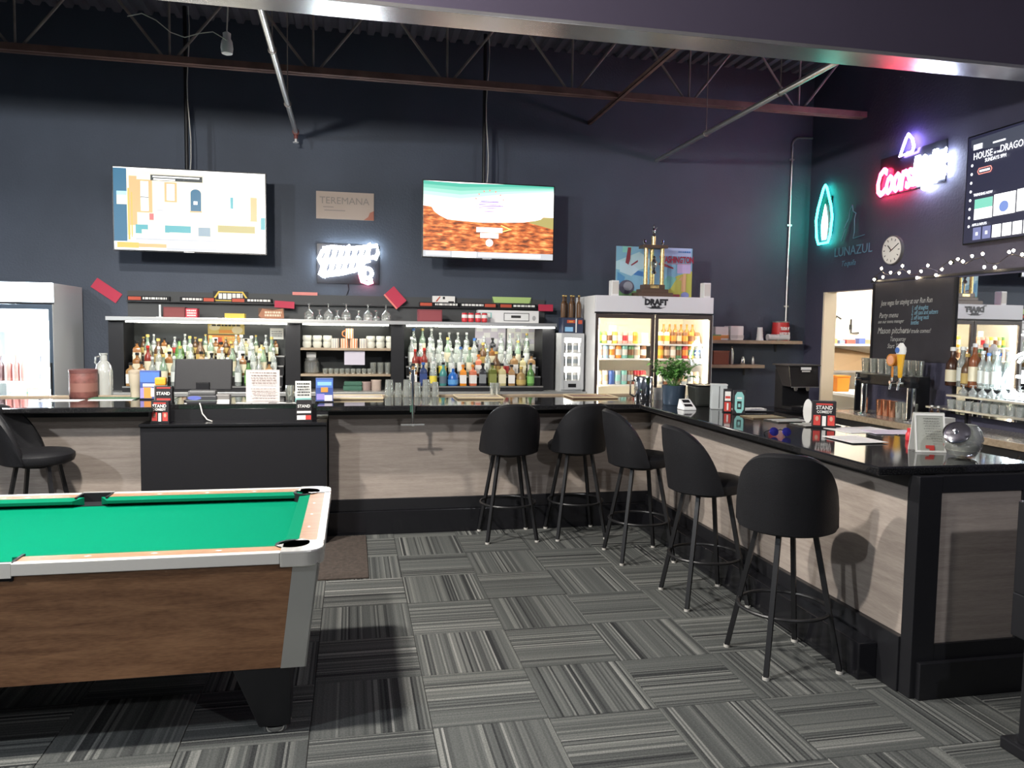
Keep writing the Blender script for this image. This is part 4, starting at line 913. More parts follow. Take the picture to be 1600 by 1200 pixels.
# ---- cans and bottles inside the draft fridge
def can_mesh(): return B().lathe([(.026, 0), (.032, .008), (.032, .108), (.026, .120), (.025, .122)], 14).mesh('can', m_white)
def box_mesh(): return B().box(-.5, .5, -.5, .5, 0, 1).mesh('carton', m_white, False, .02, 1)
CC = {'orange': (.85, .30, .05), 'teal': (.25, .58, .52), 'white': (.8, .78, .72), 'brown': (.22, .1, .05), 'blue': (.06, .13, .4), 'pink': (.8, .42, .38), 'yellow': (.8, .55, .08), 'green': (.12, .3, .14), 'grey': (.4, .45, .48), 'sky': (.3, .5, .7), 'red': (.6, .08, .06), 'tan': (.62, .48, .33), 'lime': (.5, .6, .15)}
def can(col, band, loc, place, grp, sc=(1, 1, 1)):
    o = thing('drink_can', '%s drink can with %s band %s' % (col, band, place), 'can', loc, 0, grp); o.scale = sc
    inst('can_body', proto('can', can_mesh), P('can '+col, CC[col], .3), o)
    inst('band', proto('canband', lambda: B().lathe([(.0325, .03), (.0325, .085)], 14, close=False).mesh('band', m_white)), P('can '+band, CC[band], .3), o)
def can_row(seq, x0, x1, y, z, place, grp, sc=(1.15, 1.15, 1.15)):
    n = len(seq)
    for i, s_ in enumerate(seq):
        c1, c2 = s_.split('/'); can(c1, c2, (x0+(x1-x0)*(i+.5)/n, y, z), place, grp, sc)
fy = FYF+.17
xl0, xl1, xr0, xr1 = FX0+.07, FX0+W2-.03, FX0+W2+.03, FX1-.07
can_row(['green/yellow', 'lime/white', 'white/brown', 'yellow/white', 'pink/white', 'pink/red', 'pink/white', 'yellow/orange'], xl0, xl1-.1, fy, L1, 'on the upper shelf of the draft fridge', 'cans in the draft fridge', (.95, .95, 1.05))
can_row(['white/pink', 'sky/grey', 'white/orange', 'orange/white', 'teal/white', 'green/brown', 'white/tan', 'brown/white'], xl0, xl1, fy, L2, 'on the middle shelf of the draft fridge', 'cans in the draft fridge')
can_row(['tan/white', 'white/tan', 'blue/blue', 'grey/teal', 'teal/grey', 'brown/grey', 'red/brown', 'red/tan'], xl0, xl1, fy, L3, 'on the lower shelf of the draft fridge', 'cans in the draft fridge', (1.2, 1.2, 1.25))
can_row(['yellow/white', 'white/orange', 'white/yellow', 'brown/orange', 'brown/tan', 'brown/orange', 'orange/brown', 'brown/tan'], xr0, xr1, fy, L1, "behind the draft fridge's second door, upper shelf", 'cans in the draft fridge', (.98, .98, 1.1))
can_row(['tan/brown', 'orange/yellow', 'brown/tan', 'tan/white', 'green/brown', 'red/orange', 'yellow/green', 'grey/blue'], xr0, xr1, fy, L2, "behind the draft fridge's second door, middle shelf", 'cans in the draft fridge')
can_row(['tan/white', 'grey/white', 'brown/grey', 'white/tan', 'tan/brown', 'grey/tan', 'white/grey', 'tan/white'], xr0, xr1, fy, L3, "behind the draft fridge's second door, lower shelf", 'cans in the draft fridge')
for i in range(6): 
    o = thing('beer_bottle', 'yellow labelled bottle at the back of the upper shelf of the draft fridge', 'bottle', (xr0+.2+.07*i, fy+.14, L1), 0, 'bottles in the draft fridge')
    inst('glass_body', proto('bttall', lambda: prof_mesh('tall')), S('beeramber', (.45, .22, .05)), o, sc=(.85, .85, .75)); inst('label_band', proto('lbtall', lambda: lab_mesh('tall')), P('can yellow', CC['yellow'], .3), o, sc=(.85, .85, .75))
for k, px in enumerate((957, 1008)):
    o = thing('price_tag', ['small paper tag on the upper shelf of the draft fridge', 'small paper tag by the mullion of the draft fridge'][k], 'tag', (at_Y(px, 525, FYF+.3).x, FYF+.3, L1)); part('tag', B().box(-.04, .04, 0, .004, 0, .2 if k == 0 else .12), m_paper, o, False)
# ---- bottles in the glowing fridge
def beer(x, y, z, c, lab, grp, s=.95):
    o = thing('beer_bottle', lab, 'bottle', (x, y, z), 0, grp)
    inst('glass_body', proto('bttall', lambda: prof_mesh('tall')), c, o, sc=(s, s, .8)); inst('cap', proto('cap', cap_mesh), S('cap gold', (.55, .4, .12)), o, (0, 0, .236), 0, (.014, .014, .012))
zf = at_Y(40, 596, 8.05).z
for px, c in ((1, S('bbrown', (.1, .06, .06))), (14, S('bred', (.35, .12, .1))), (26, S('bred', (.35, .12, .1))), (37, S('bred', (.35, .12, .1))), (66, S('bgrey', (.08, .08, .1)))):
    beer(at_Y(px, 596, 8.06).x, 8.06, 1.12, c, 'dark beer bottle in the glowing fridge by its lower shelf', 'bottles in the glowing fridge')
for px in (56, 65, 74): can('sky', 'white', (at_Y(px, 510, 8.06).x, 8.06, 1.6), 'on the upper shelf of the glowing fridge', 'cans in the glowing fridge', (.85, .85, 1))
for px in (32, 60): 
    o = thing('drink_carton', 'cream carton low in the glowing fridge', 'carton', (at_Y(px, 615, 8.1).x, 8.1, .8), 0, 'cartons in the glowing fridge'); part('box', B().box(-.07, .07, -.05, .05, 0, .24), P('carton cream', (.75, .62, .4), .5), o, False, .003); part('lid', B().box(-.072, .072, -.052, .052, .2, .215), P('carton green', (.2, .5, .35), .5), o, False)
# ---- small bright cooler
x0, x1 = 2.245, 2.505
mc = thing('mini_cooler', 'narrow bright cooler squeezed beside the draft fridge', 'cooler', ((x0+x1)/2, 8.2, BC)); W = (x1-x0)/2; H = .64
part('housing', B().box(-W, -W+.02, 0, .4, 0, H).box(W-.02, W, 0, .4, 0, H).box(-W+.02, W-.02, 0, .4, H-.03, H).box(-W+.02, W-.02, 0, .4, 0, .1).box(-W+.02, W-.02, .38, .4, .1, H-.03), P('cooler grey', (.5, .51, .52), .4), mc, False)
part('door_frame', B().box(-W, -W+.035, -.03, -.001, .02, H).box(W-.035, W, -.03, -.001, .02, H).box(-W+.035, W-.035, -.03, -.001, H-.05, H).box(-W+.035, W-.035, -.03, -.001, .02, .12), P('cooler grey', (.5, .51, .52), .4), mc, False, .002)
part('pane', B().box(-W+.035, W-.035, -.02, -.014, .12, H-.05), m_pane, mc, False)
part('control_badge', B().box(-.045, .045, -.033, -.03, .045, .085), m_plast, mc, False)
part('light_panel', B().box(-W+.03, W-.03, .37, .378, .12, H-.05), E('cooler panel', (1, .98, .92), 5), mc, False)
for z in (.27, .42): part('shelf', B().box(-W+.021, W-.021, .03, .36, z, z+.01), m_white, mc, False)
for k in range(3):
    for i in range(3):
        can('white', 'grey', (2.305+.07*i, 8.3, BC+(.1, .28, .43)[k]+.0005), 'in the narrow bright cooler', 'cans in the narrow cooler', (.9, .9, .85))
o = thing('bottle_crate', 'dark blue six pack carton on top of the narrow cooler', 'carton', ((x0+x1)/2+.01, 8.3, BC+H+.0005))
part('box', B().box(-.115, .115, -.09, .09, 0, .17), P('carton navy', (.03, .04, .08), .5), o, False, .003)
picture('print', back((-.115, -.09, 0)), .23, .17, [(pr_r, (.2, .65, .6, .85)), (pr_s, (.1, .1, .5, .4)), (m_paper, (.62, .05, .68, .95)), (pr_o, (.3, .7, .5, .8)), (pr_r, (.75, .6, .95, .85))], o)
for i in range(5):
    beer(2.285+.045*i, 8.27+.06*(i%2), BC+H+.171, S('beeramber2', (.12, .06, .025)), 'amber beer bottle standing on the six pack carton', 'bottles on the six pack carton', .75)
# ---- on the draft fridge: poster, trophy, speakers
FT = 2.0505
def tilt_board():
    pass
a = at_Y(963, 385, 8.25); w_, h_ = .91, .565
po = thing('racing_poster', 'painted racing poster reading WASHINGTON leaning behind the trophy', 'poster', (a.x, 8.25, FT)); Lp = back((0, 0, 0))
slab('board', Fr(Lp.p(0, 0, -.012), Lp.r, Lp.u), w_, h_, .012, P('board edge', (.2, .2, .2), .6), po)
pc = lambda n, c: P('paint '+n, c, .55)
sh = [(pc('sky', (.22, .46, .62)), (0, 0, 1, 1)), (pc('pale', (.45, .66, .72)), [(0, .7), (.3, .9), (.45, .75), (.42, .6), (.2, .5), (0, .55)]), (pc('mint', (.25, .62, .55)), (.08, .88, .2, 1)), (pc('deep', (.06, .2, .48)), [(.2, .55), (.4, .5), (.42, .4), (.22, .45)]), (pc('deep2', (.1, .3, .55)), [(.02, .5), (.12, .4), (.1, .25), (.02, .3)]), (pc('wave', (.5, .7, .8)), [(.05, .7), (.15, .72), (.3, .55), (.2, .42), (.05, .5)]),
      (pc('grass', (.2, .42, .18)), [(0, 0), (.6, 0), (.4, .15), (.15, .12), (0, .2)]), (pc('lime', (.48, .5, .1)), [(.5, 0), (1, 0), (1, .55), (.8, .45), (.62, .2)]), (pc('sea', (.18, .5, .45)), [(.6, .1), (.72, .2), (.8, .4), (.68, .45), (.6, .3)]), (pc('lilac', (.5, .42, .66)), (.8, .5, .98, .68)), (pc('lilac2', (.42, .55, .78)), (.6, .84, .98, 1)),
      (pc('maroon', (.26, .05, .07)), [(.12, .68), (.15, .98), (.19, .98), (.18, .75), (.16, .64)]), (pc('maroon', (.26, .05, .07)), [(.19, .64), (.28, .74), (.28, .70), (.2, .62)]), (pc('maroon', (.26, .05, .07)), [(.55, .66), (.75, .58), (.75, .61), (.57, .72)]), (pc('slate', (.1, .1, .15)), disc(.14, .2, .1, .14)), (pc('slate2', (.3, .32, .38)), disc(.16, .22, .06, .09)), (pc('stripe', (.5, .15, .18)), (.55, .68, .98, .69)),
      (pc('sand', (.62, .38, .2)), [(.82, .36), (.86, .44), (.92, .44), (.92, .14), (.86, .14), (.86, .36)]), (pc('maroon', (.26, .05, .07)), (.74, .02, .84, .08)), (pc('ballblue', (.2, .25, .5)), disc(.91, .06, .055, .07))]
picture('painting', Lp, w_, h_, sh, po, d=.001)
text('lettering', 'WASHINGTON', Lp, .51, .40, .10, pc('red letter', (.36, .02, .05)), po, xs=.60, d=.012, bold=.003)
text('lettering', '1', Lp, .745, .08, .28, pc('sand', (.62, .38, .2)), po, d=.0135, bold=.004)
picture('small_print', Lp, w_, h_, dashes(pc('deep', (.06, .2, .48)), rd, .8, .97, .9, .95, 1, 4), po, d=.011)
tr = thing('trophy', 'tall gold trophy with three columns on the draft fridge', 'trophy', (at_Y(1019, 461, 8.08).x, 8.08, FT))
m_tb = P('trophy base', (.10, .065, .045), .35); m_gold = P('trophy gold', (.72, .56, .24), .28, .7, var=.35, vscale=40)
for k, (w_2, z0, z1) in enumerate(((.20, 0, .045), (.155, .045, .085), (.12, .085, .135))): part('base_step', B().box(-w_2, w_2, -w_2*.55, w_2*.55, z0, z1), m_tb, tr, False, .004)
picture('plaque', back((-.05, -.0665, .095)), .1, .03, [(m_gold, (0, 0, 1, 1))], tr)
for cx, cy in ((-.095, -.03), (.095, -.03), (-.0, .04)): part('column', B().cyl((cx, cy, .135), (cx, cy, .53), .022, n=14), m_gold, tr)
part('figure', B().lathe([(.02, 0), (.03, .02), (.012, .05), (.03, .09), (.035, .13), (.015, .16), (.02, .18), (.004, .2)], 12, (0, -.03, .25)), m_chrome, tr)
part('figure_stem', B().cyl((0, -.03, .135), (0, -.03, .25), .008), m_gold, tr)
part('deck', B().box(-.145, .145, -.07, .07, .53, .565), m_tb, tr, False, .004)
part('top_column', B().cyl((0, 0, .565), (0, 0, .66), .024, n=14), m_gold, tr)
part('top_figure', B().lathe([(.022, 0), (.026, .01), (.012, .03), (.02, .05), (.022, .075), (.008, .1), (.012, .115), (.003, .13)], 12, (0, 0, .66)).cyl((0, 0, .72), (.035, 0, .765), .006), m_chrome, tr)
for sx in (-1, 1): part('eagle', B().lathe([(.006, 0), (.008, .02), (.02, .035), (.016, .06), (.004, .07)], 10, (sx*.105, 0, .565)), m_chrome, tr)
for k, px in enumerate((959, 1102)):
    o = thing('small_speaker', ['white block speaker on the draft fridge beside the poster\'s blue side', 'white block speaker on the draft fridge beside the poster\'s yellow side'][k], 'speaker', (at_Y(px, 461, 8.0).x, 8.0, FT))
    part('body', B().box(-.042, .042, -.05, .05, 0, .165), m_white, o, False, .008); part('grille', B().box(-.034, .034, -.053, -.05, .02, .15), m_offw, o, False)

# ================================================================== RIGHT WALL
fr = side((XR-.012, at_X(1304, 402, XR).y, at_X(1304, 402, XR).z))
o = thing('wall_lettering', 'faint blue LUNAZUL lettering with a howling animal outline on the wall', 'lettering', fr.o); L = side((0, 0, 0))
m_faint = P('faint blue paint', (.12, .24, .34), .6)
text('lettering', 'LUNAZUL', L, 0, 0, .15, m_faint, o, d=-.004, xs=1.02, ext=.002); text('lettering', 'Tequila', L, .14, -.12, .09, m_faint, o, d=-.004, shear=.3, ext=.002)
pts = [(.13, .17), (.2, .3), (.18, .32), (.26, .42), (.27, .5), (.31, .56), (.33, .49), (.38, .46), (.36, .40), (.37, .25), (.35, .18), (.55, .2)]
part('animal_outline', B().tube([L.p(x, y, 0) for x, y in pts], .006, 5), m_faint, o)
# teal neon surfboard / bottle outline
fr = side((XR-.006, at_X(1279, 380, XR).y, at_X(1293, 380, XR).z))
W = at_X(1280, 335, XR).y-at_X(1305, 335, XR).y
def shape(s_, H0, H1): return [(.5*W+x*s_*W, H0+(H1-H0)*y) for x, y in ((-.30, 0), (-.42, .12), (-.5, .42), (-.40, .62), (-.22, .82), (-.1, .95), (0, 1), (.1, .95), (.22, .82), (.40, .62), (.5, .42), (.42, .12), (.30, 0))]
Hn = at_X(1293, 290, XR).z-fr.o.z
o, L = neon('teal neon outline of a tall pointed board on the wall', fr, [(n_teal, shape(1, 0, Hn), True)], r=.014)
part('inner_glow_panel', B().add([L.p(x, y, .03) for x, y in shape(.42, Hn*.06, Hn*.68)], [tuple(range(13))]), E('neon pale teal', (.55, 1, .92), 4), o, False)
part('bracket', B().hexa(*[[L.p(x, y, d) for x, d in ((.2*W, 0), (.8*W, 0), (.8*W, .014), (.2*W, .014))] for y in (.1, Hn*.8)]), m_plast, o, False)
# Coors neon
a = at_X(1374, 309, XR); Wn = a.y-at_X(1479, 285, XR).y
fr = side((XR-.006, a.y, a.z)); o = thing('neon_sign', 'red and white neon script reading Coors Light under a small mountain outline', 'neon sign', fr.o); L = side((0, 0, 0))
slp = Fr(L.o, (0, -1, .04), (0, -.04, 1))
text('red_tube', 'Coors', slp, 0, .0, .40, n_red, o, d=.045, tube=.013, shear=.18, xs=.52)
text('red_tube_core', 'Coors', slp, 0, .0, .40, E('neon red core', (1, .25, .28), 9), o, d=.045, shear=.18, xs=.52, bold=.002)
text('white_tube', 'Light', slp, .56, .02, .36, n_cold, o, d=.045, tube=.024, shear=.18, xs=.60)
text('white_tube', 'Light', slp, .56, .02, .36, n_cold, o, d=.045, shear=.18, xs=.60, bold=.004)
part('mountain_tube', B().tube([L.p(x, y, .045) for x, y in ((.36, .36), (.44, .52), (.47, .56), (.53, .50), (.56, .42), (.54, .37))], .014, 8, True), n_blue, o)
part('backing', B().hexa(*[[L.p(x, y, d) for x, d in ((.02, 0), (Wn, 0), (Wn, .012), (.02, .012))] for y in (0, .4)]), P('smoky acrylic', (.02, .02, .025), .2), o, False)
# clock
c = at_X(1397, 391, XR); R_ = .155
o = thing('wall_clock', 'round white wall clock under the neon script', 'clock', (XR-.001, c.y, c.z))
def dsk(r, d0, d1): return B().cyl((-d0, 0, 0), (-d1, 0, 0), r, n=32)
part('rim', B().cyl((0, 0, 0), (-.03, 0, 0), R_, n=32), P('clock rim', (.25, .25, .25), .3, .6), o); part('dial', dsk(R_-.012, .03, .032), m_paper, o)
for k in range(12):
    a_ = k*pi/6; part('hour_mark', B().hexa(*[[(-.0325-dd, (R_-.03-q*.012)*sin(a_)+w_*cos(a_), (R_-.03-q*.012)*cos(a_)-w_*sin(a_)) for q, w_, dd in ((0, -.004, 0), (0, .004, 0), (0, .004, .001), (0, -.004, .001))] if zz == 0 else [(-.0325-dd, (R_-.055)*sin(a_)+w_*cos(a_), (R_-.055)*cos(a_)-w_*sin(a_)) for w_, dd in ((-.004, 0), (.004, 0), (.004, .001), (-.004, .001))] for zz in (0, 1)]), m_ink, o, False)
part('hand', B().tube([(-.036, .02, -.015), (-.036, -.11, .06)], .004, 6), m_ink, o); part('hand', B().tube([(-.038, .0, -.0), (-.038, .05, .05)], .005, 6), m_ink, o)
# television on the right wall
TX = XR-.10
a = at_X(1505, 381, TX); top_ = at_X(1499, 221, TX); w3, h3 = 1.66, top_.z-a.z
NAVY = emit('navy', .010, .011, .030, .8); LG = emit('ltext', .8, .82, .9, 1.1); SLATE = emit('slateui', .035, .04, .06, .8)
sh = [(NAVY, (0, 0, 1, 1)), (SLATE, [(.02, .97), (.35, .98), (1, .99), (1, .55), (.7, .62), (.4, .8), (.12, .86), (.02, .9)])]
for k in range(8): sh.append((LG, disc(.035, .73-.082*k, .008, .014, 8)))
sh += [(LG, (.04, .87, .10, .92)), (LG, (.17, .885, .25, .90))]
sh += [(emit('uired', .9, .25, .2, 1), [(.075, .66), (.085, .63), (.165, .63), (.175, .66), (.165, .69), (.085, .69)]), (NAVY, [(.08, .66), (.088, .637), (.162, .637), (.17, .66), (.162, .683), (.088, .683)]), (LG, (.09, .65, .16, .67))]
sh += [(W_, (.07, .21, .19, .40)), (skyc(1), (.07, .31, .19, .40)), (emit('sandui', .8, .75, .6, 1), (.13, .22, .155, .3)), (W_, (.2, .215, .335, .41)), (emit('blueui', .12, .18, .4, .9), disc(.265, .29, .03, .05)), (W_, (.345, .22, .48, .415))]
for k in range(6): sh.append(([emit('uigrey', .12, .13, .25, .9), emit('uigrey', .12, .13, .25, .9), W_, W_, W_, W_][k], (.07+.065*k, .02, .125+.065*k, .135)))
sh += [(LG, (.09, .06, .105, .09)), (LG, (.155, .06, .17, .09))]
o, L = television('large dark television high on the right wall showing a menu screen', side((TX, a.y, a.z)), w3, h3, sh, None)
for s_, x, y, sz in (('HOUSE', .05, .775, .085), ('OF THE', .187, .785, .026), ('DRAGON', .225, .785, .086), ('SUNDAYS 9PM', .13, .73, .045), ('TRENDING NOW', .065, .43, .034), ('APPS & INPUTS', .065, .15, .032)):
    text('lettering', s_, L, x*w3, y*h3, sz, LG, o, d=.016, xs=.78)
part('wall_bracket', B().box(.046, .099, -.2, .2, .3, .65), m_tube, o, False)
# chalkboard, mirror and string lights on the furred-out wall
XF = XM-.002
a, c = at_X(1364, 690, XF), at_X(1495, 430, XF); y0, y1 = at_X(1364, 500, XF).y, at_X(1495, 500, XF).y
zb, zt = at_X(1366, 561, XF).z, 2.19
fr = side((XF, y0, zb)); wc, hc = y0-y1, zt-zb
o = thing('chalkboard', 'black chalkboard with white handwriting beside the kitchen doorway', 'chalkboard', fr.o); L = side((0, 0, 0))
slab('board', Fr(L.p(.0, 0, 0), L.r, L.u), wc, hc, .012, P('slate board', (.028, .026, .032), .75, var=.2, vscale=3), o)
for x_ in (.0, wc-.03): slab('frame_stile', Fr(L.p(x_, 0, .012), L.r, L.u), .03, hc, .008, m_black, o)
m_chalk = P('chalk', (.42, .42, .40), .9); m_chalkb = P('blue chalk', (.20, .38, .48), .9)
LT = Fr(L.o, (0, -1, .02), (0, -.02, 1))
def chalk(s_, x, y, sz, m_=m_chalk, xs=.8): text('handwriting', s_, LT, x, y, sz, m_, o, d=.0135, shear=.25, xs=xs, ext=.0003)
chalk('Jose vegas for staying at our Run Run', .12, .70*hc, .075, xs=.62); chalk('Party menu', .10, .54*hc, .075); chalk('see our menu manager', .09, .47*hc, .05)
for k, s_ in enumerate(('1. off draughts', '2. off cans and seltzers', '3. off long neck', 'bottles')): chalk(s_, .56, (.62-.06*k)*hc, .06, m_chalkb, .62)
chalk('Mason pitchers', .09, .335*hc, .09); chalk('or of trade comes!', .46, .335*hc, .06); chalk('Tanqueray', .28, .235*hc, .065); chalk('Start Thurs', .25, .145*hc, .065)
fr = side((XF, y1-.01, .98)); wm = y1-.01-3.0
o = thing('bar_mirror', 'wide mirror behind the glass shelves reflecting the draft fridge', 'mirror', fr.o); L = side((0, 0, 0))
slab('mirror_sheet', L, wm, 1.2, .006, P('mirror', (.80, .82, .84), .015, 1), o)
slab('edge_trim', Fr(L.p(-.012, 0, 0), L.r, L.u), .012, 1.2, .01, m_black, o)
sl = thing('string_lights', 'string of small warm white bulbs along the wall ledge', 'string lights', (XM-.03, 7.0, 2.22))
pp = []; n = 34; rd = random.Random(3)
for i in range(n+1): pp.append((.02*sin(i*2.1), -.085*i, .04+.035*sin(i*1.7)+.10*(i/n)+.02*sin(i*.6)))
part('wire', B().tube(pp, .0035, 5), m_plast, sl)
m_bulb = E('string bulb', (1, .80, .55), 30)
bm = B().lathe([(.003, -.014), (.011, -.005), (.012, .004), (.005, .012)], 8).mesh('bulb', m_bulb)
for i in range(0, n, 1): inst('bulb', bm, None, sl, (pp[i][0]-.012, pp[i][1]+rd.uniform(-.02, .02), pp[i][2]+rd.choice((-.03, .028))))
for i in (0, 12, 24, 34): part('hook', B().box(-.0, .03, pp[i][1]-.006, pp[i][1]+.006, pp[i][2]-.04, pp[i][2]), m_plast, sl, False)

# ================================================================== BACK COUNTER ON THE RIGHT
CX, CZ = 4.68, .90
rc = thing('back_counter', 'wood edged back counter carrying the beer taps along the right wall', 'counter', (0, 0, 0))
part('carcass', B().box(CX+.04, XM-.004, 3.0, 7.0, 0, CZ-.045), m_black, rc, False); part('worktop', B().box(CX+.03, XM-.004, 2.98, 7.02, CZ-.045, CZ), P('grey speckle top', (.30, .28, .25), .2, var=.3, vscale=60), rc, False)
part('wood_edge', B().box(CX, CX+.03, 2.98, 7.02, CZ-.05, CZ+.004), m_swood, rc, False, .004)
for i in range(9): part('bolt', B().cyl((CX+.04, 3.4+.42*i, .80), (CX+.032, 3.4+.42*i, .80), .012, n=10), m_chrome, rc)
gs = thing('glass_shelves', 'two metal edged shelves for glasses in front of the mirror', 'shelf', (0, 0, 0))
SX = 5.0
ya, yb_ = at_X(1478, 616, SX).y, 3.05; z2 = at_X(1480, 616, SX).z; z1 = at_X(1442, 633, SX).z; yc = at_X(1446, 633, SX).y
part('shelf', B().box(SX, XM-.012, yb_, ya, z2-.018, z2), m_alu, gs, False, .002); part('shelf', B().box(SX, XM-.012, yb_, yc, z1-.018, z1), m_alu, gs, False, .002)
for yy in (ya-.03, (ya+yb_)/2, yb_+.03): part('support', B().box(XM-.06, XM-.04, yy-.01, yy+.01, CZ+.0005, z2-.018), m_black, gs, False)
part('riser', B().box(XM-.10, XM-.014, yb_, ya-.02, z2+.0005, z2+.06), m_black, gs, False)
for i in range(9):
    px = 1487+i*13.5; p_ = at_X(px, 628, SX+.05)
    if p_.y > yb_+.06: tag(inst('rocks_glass', proto('rocks', lambda: tumbler_mesh(.030, .036, .075)), m_glass, None, (SX+.05, p_.y, z1+.0005)), 'short rocks glass on the lower metal edged shelf', 'glass', 'rocks glasses on the lower shelf')
for i in range(7):
    px = 1505+i*15; p_ = at_X(px, 612, SX+.05)
    if p_.y > yb_+.06: tag(inst('snifter', proto('snift', lambda: stem_mesh(.036, .055, .03, .035)), m_glass, None, (SX+.05, p_.y, z2+.0005)), 'upturned stem glass on the upper metal edged shelf', 'glass', 'stem glasses on the upper shelf')
K['dark'] = ('dark brown bottle with cream label', 'round', S('darkbrown', (.05, .02, .01)), S('cap white', (.75, .75, .72)), P('cream label', (.72, .66, .48), .5))
K['amberlab'] = ('amber bottle with square cream label', 'tall', S('amber2', (.2, .06, .02)), S('cap silver', (.6, .6, .6)), P('cream label', (.72, .66, .48), .5))
for k, (px, kd, sc) in enumerate(((1487, 'dark', 1.3), (1502, 'clear', 1.15), (1510, 'brown', 1.1), (1521, 'amberlab', 1.25), (1534, 'clear', 1.05), (1543, 'clearblue', 1.0), (1556, 'clear', 1.05))):
    p_ = at_X(px, 600, XM-.06); bottle(kd, (XM-.06, p_.y, z2+.0605), 'before the mirror%s' % (' by the chalkboard', ' second', ' third', '', ' centre', '', ' end')[k].replace(' second', ' beside the dark one').replace(' third', ' among clear ones').replace(' centre', ', lone slim one').replace(' end', ' by the white neon'), 'bottles before the mirror', sc)
for k, px in enumerate((1457, 1467)):
    p_ = at_z(px, 640, CZ); bottle('dark', (4.95, at_X(px, 620, 4.95).y, CZ), 'on the back counter by the beer tower', 'bitters on the back counter', .62)
p_ = at_z(1445, 640, CZ)
# white neon jug at the edge of the view
fr = side((XM-.16, at_X(1568, 600, XM-.16).y, z2+.02)); Hj = .42
out = [(.06, .0), (.0, .06), (-.01, .13), (.03, .21), (.07, .25), (.08, .30), (.13, .34), (.2, .36), (.27, .34), (.32, .30), (.33, .25), (.37, .21), (.41, .13), (.40, .06), (.34, 0)]
o, L = neon('white neon jug outline with a cross glowing at the end of the mirror', fr, [(n_white, out, True), (n_white, [(.13, .28), (.15, .31), (.2, .325), (.25, .31), (.27, .28)], False), (n_white, [(.12, .17), (.24, .17)], False), (n_white, [(.18, .12), (.18, .22)], False), (n_white, [(.08, .07), (.13, .035), (.22, .035), (.27, .07)], False)], r=.011, depth=.0)
part('stand', B().hexa(*[[L.p(x, y, d) for x, d in ((.05, -.05), (.35, -.05), (.35, .03), (.05, .03))] for y in (-.0195, -.012)]), m_plast, o, False)
# beer tower
ya_, yr_ = at_X(1351, 620, 4.86).y, at_X(1423, 625, 4.86).y
tp = thing('beer_tower', 'chrome beer tower with two posts and tap handles on the back counter', 'beer tower', (4.86, (ya_+yr_)/2, CZ))
yl, yr = (ya_-yr_)/2, (yr_-ya_)/2
for yy in (yl, yr):
    part('post', B().cyl((0, yy, 0), (0, yy, .30), .038, n=18), m_chrome, tp); part('post_base', B().lathe([(.06, 0), (.06, .012), (.045, .02)], 18, (0, yy, 0)), m_chrome, tp)
part('manifold', B().box(-.045, .045, yr-.04, yl+.04, .30, .40), m_blackg, tp, False, .01)
for yy, kind in ((yl-.02, 0), (yr+.12, 1), (yr+.02, 2)):
    t_ = part('tap', B().cyl((-.04, yy, .345), (-.13, yy, .345), .014, n=12).cyl((-.115, yy, .345), (-.125, yy, .28), .011, n=10).cyl((-.105, yy, .345), (-.105, yy, .39), .010, n=10), m_chrome, tp)
    if kind == 1:
        part('tap_handle', B().cyl((-.105, yy, .39), (-.105, yy, .50), .009, n=10).cyl((-.13, yy, .545), (-.08, yy, .545), .055, n=20), P('tap amber', (.6, .22, .03), .35), t_, label='round orange tap handle')
        part('handle_badge', B().cyl((-.132, yy, .545), (-.1305, yy, .545), .042, n=20), P('tap badge', (.75, .35, .2), .4), t_)
    if kind == 2:
        part('tap_handle', B().lathe([(.012, .39), (.018, .40), (.022, .48), (.032, .58), (.036, .60)], 14, (-.105, yy, 0)), P('tap yellow', (.8, .42, .03), .35), t_, label='tall yellow tap handle with white top')
        part('handle_cap', B().lathe([(.037, .60), (.042, .625), (.04, .66), (.028, .675), (.02, .69), (.012, .7)], 14, (-.105, yy, 0)), m_paper, t_); part('handle_badge', B().cyl((-.147, yy, .635), (-.143, yy, .635), .026, n=16), pr_b, t_)
for i in range(8):
    tag(inst('pint_glass', proto('pint', lambda: tumbler_mesh(.032, .042, .145)), m_gl2, None, (5.09, at_X(1352+i*12, 588, 5.09).y, CZ+.3905)), 'clear pint glass lined up behind the beer tower', 'glass', 'pint glasses behind the beer tower')
yg0, yg1 = at_X(1352, 588, 5.09).y, at_X(1352+84, 588, 5.09).y; hg = (yg0-yg1)/2+.06
gr = thing('glass_rack', 'black rack carrying pint glasses behind the beer tower', 'rack', (5.09, (yg0+yg1)/2, CZ))
part('top_board', B().box(-.07, .07, -hg, hg, .37, .39), m_black, gr, False, .003)
for yy in (-hg, hg-.02): part('side_board', B().box(-.07, .07, yy, yy+.02, 0, .37), m_black, gr, False)
m_cop = P('copper', (.75, .36, .22), .2, .9)
for i in range(6):
    tag(inst('copper_cup' if i < 3 else 'beer_glass', proto('cup%d' % (i < 3), (lambda: tumbler_mesh(.034, .042, .15))), m_cop if i < 3 else m_gl2, None, (4.97, ya_-.09-.088*i, CZ+.0005)), 'copper cup on the counter between the tower posts' if i < 3 else 'clear glass on the counter between the tower posts', 'cup' if i < 3 else 'glass', 'copper cups by the taps' if i < 3 else 'glasses by the taps')
o = thing('red_cap_bottle', 'small red capped bottle half hidden by the menu stand', 'bottle', (CX-.9, 0, 0)); p_ = at_z(1421, 690, BT); o.location = (3.10, at_X(1421, 690, 3.10).y, BT+.0005)
part('body', B().lathe([(.02, 0), (.022, .005), (.022, .035), (.014, .05)], 14), P('red plastic', (.6, .03, .04), .4), o); part('cap', B().lathe([(.015, .05), (.015, .07)], 14), P('red plastic', (.6, .03, .04), .4), o)
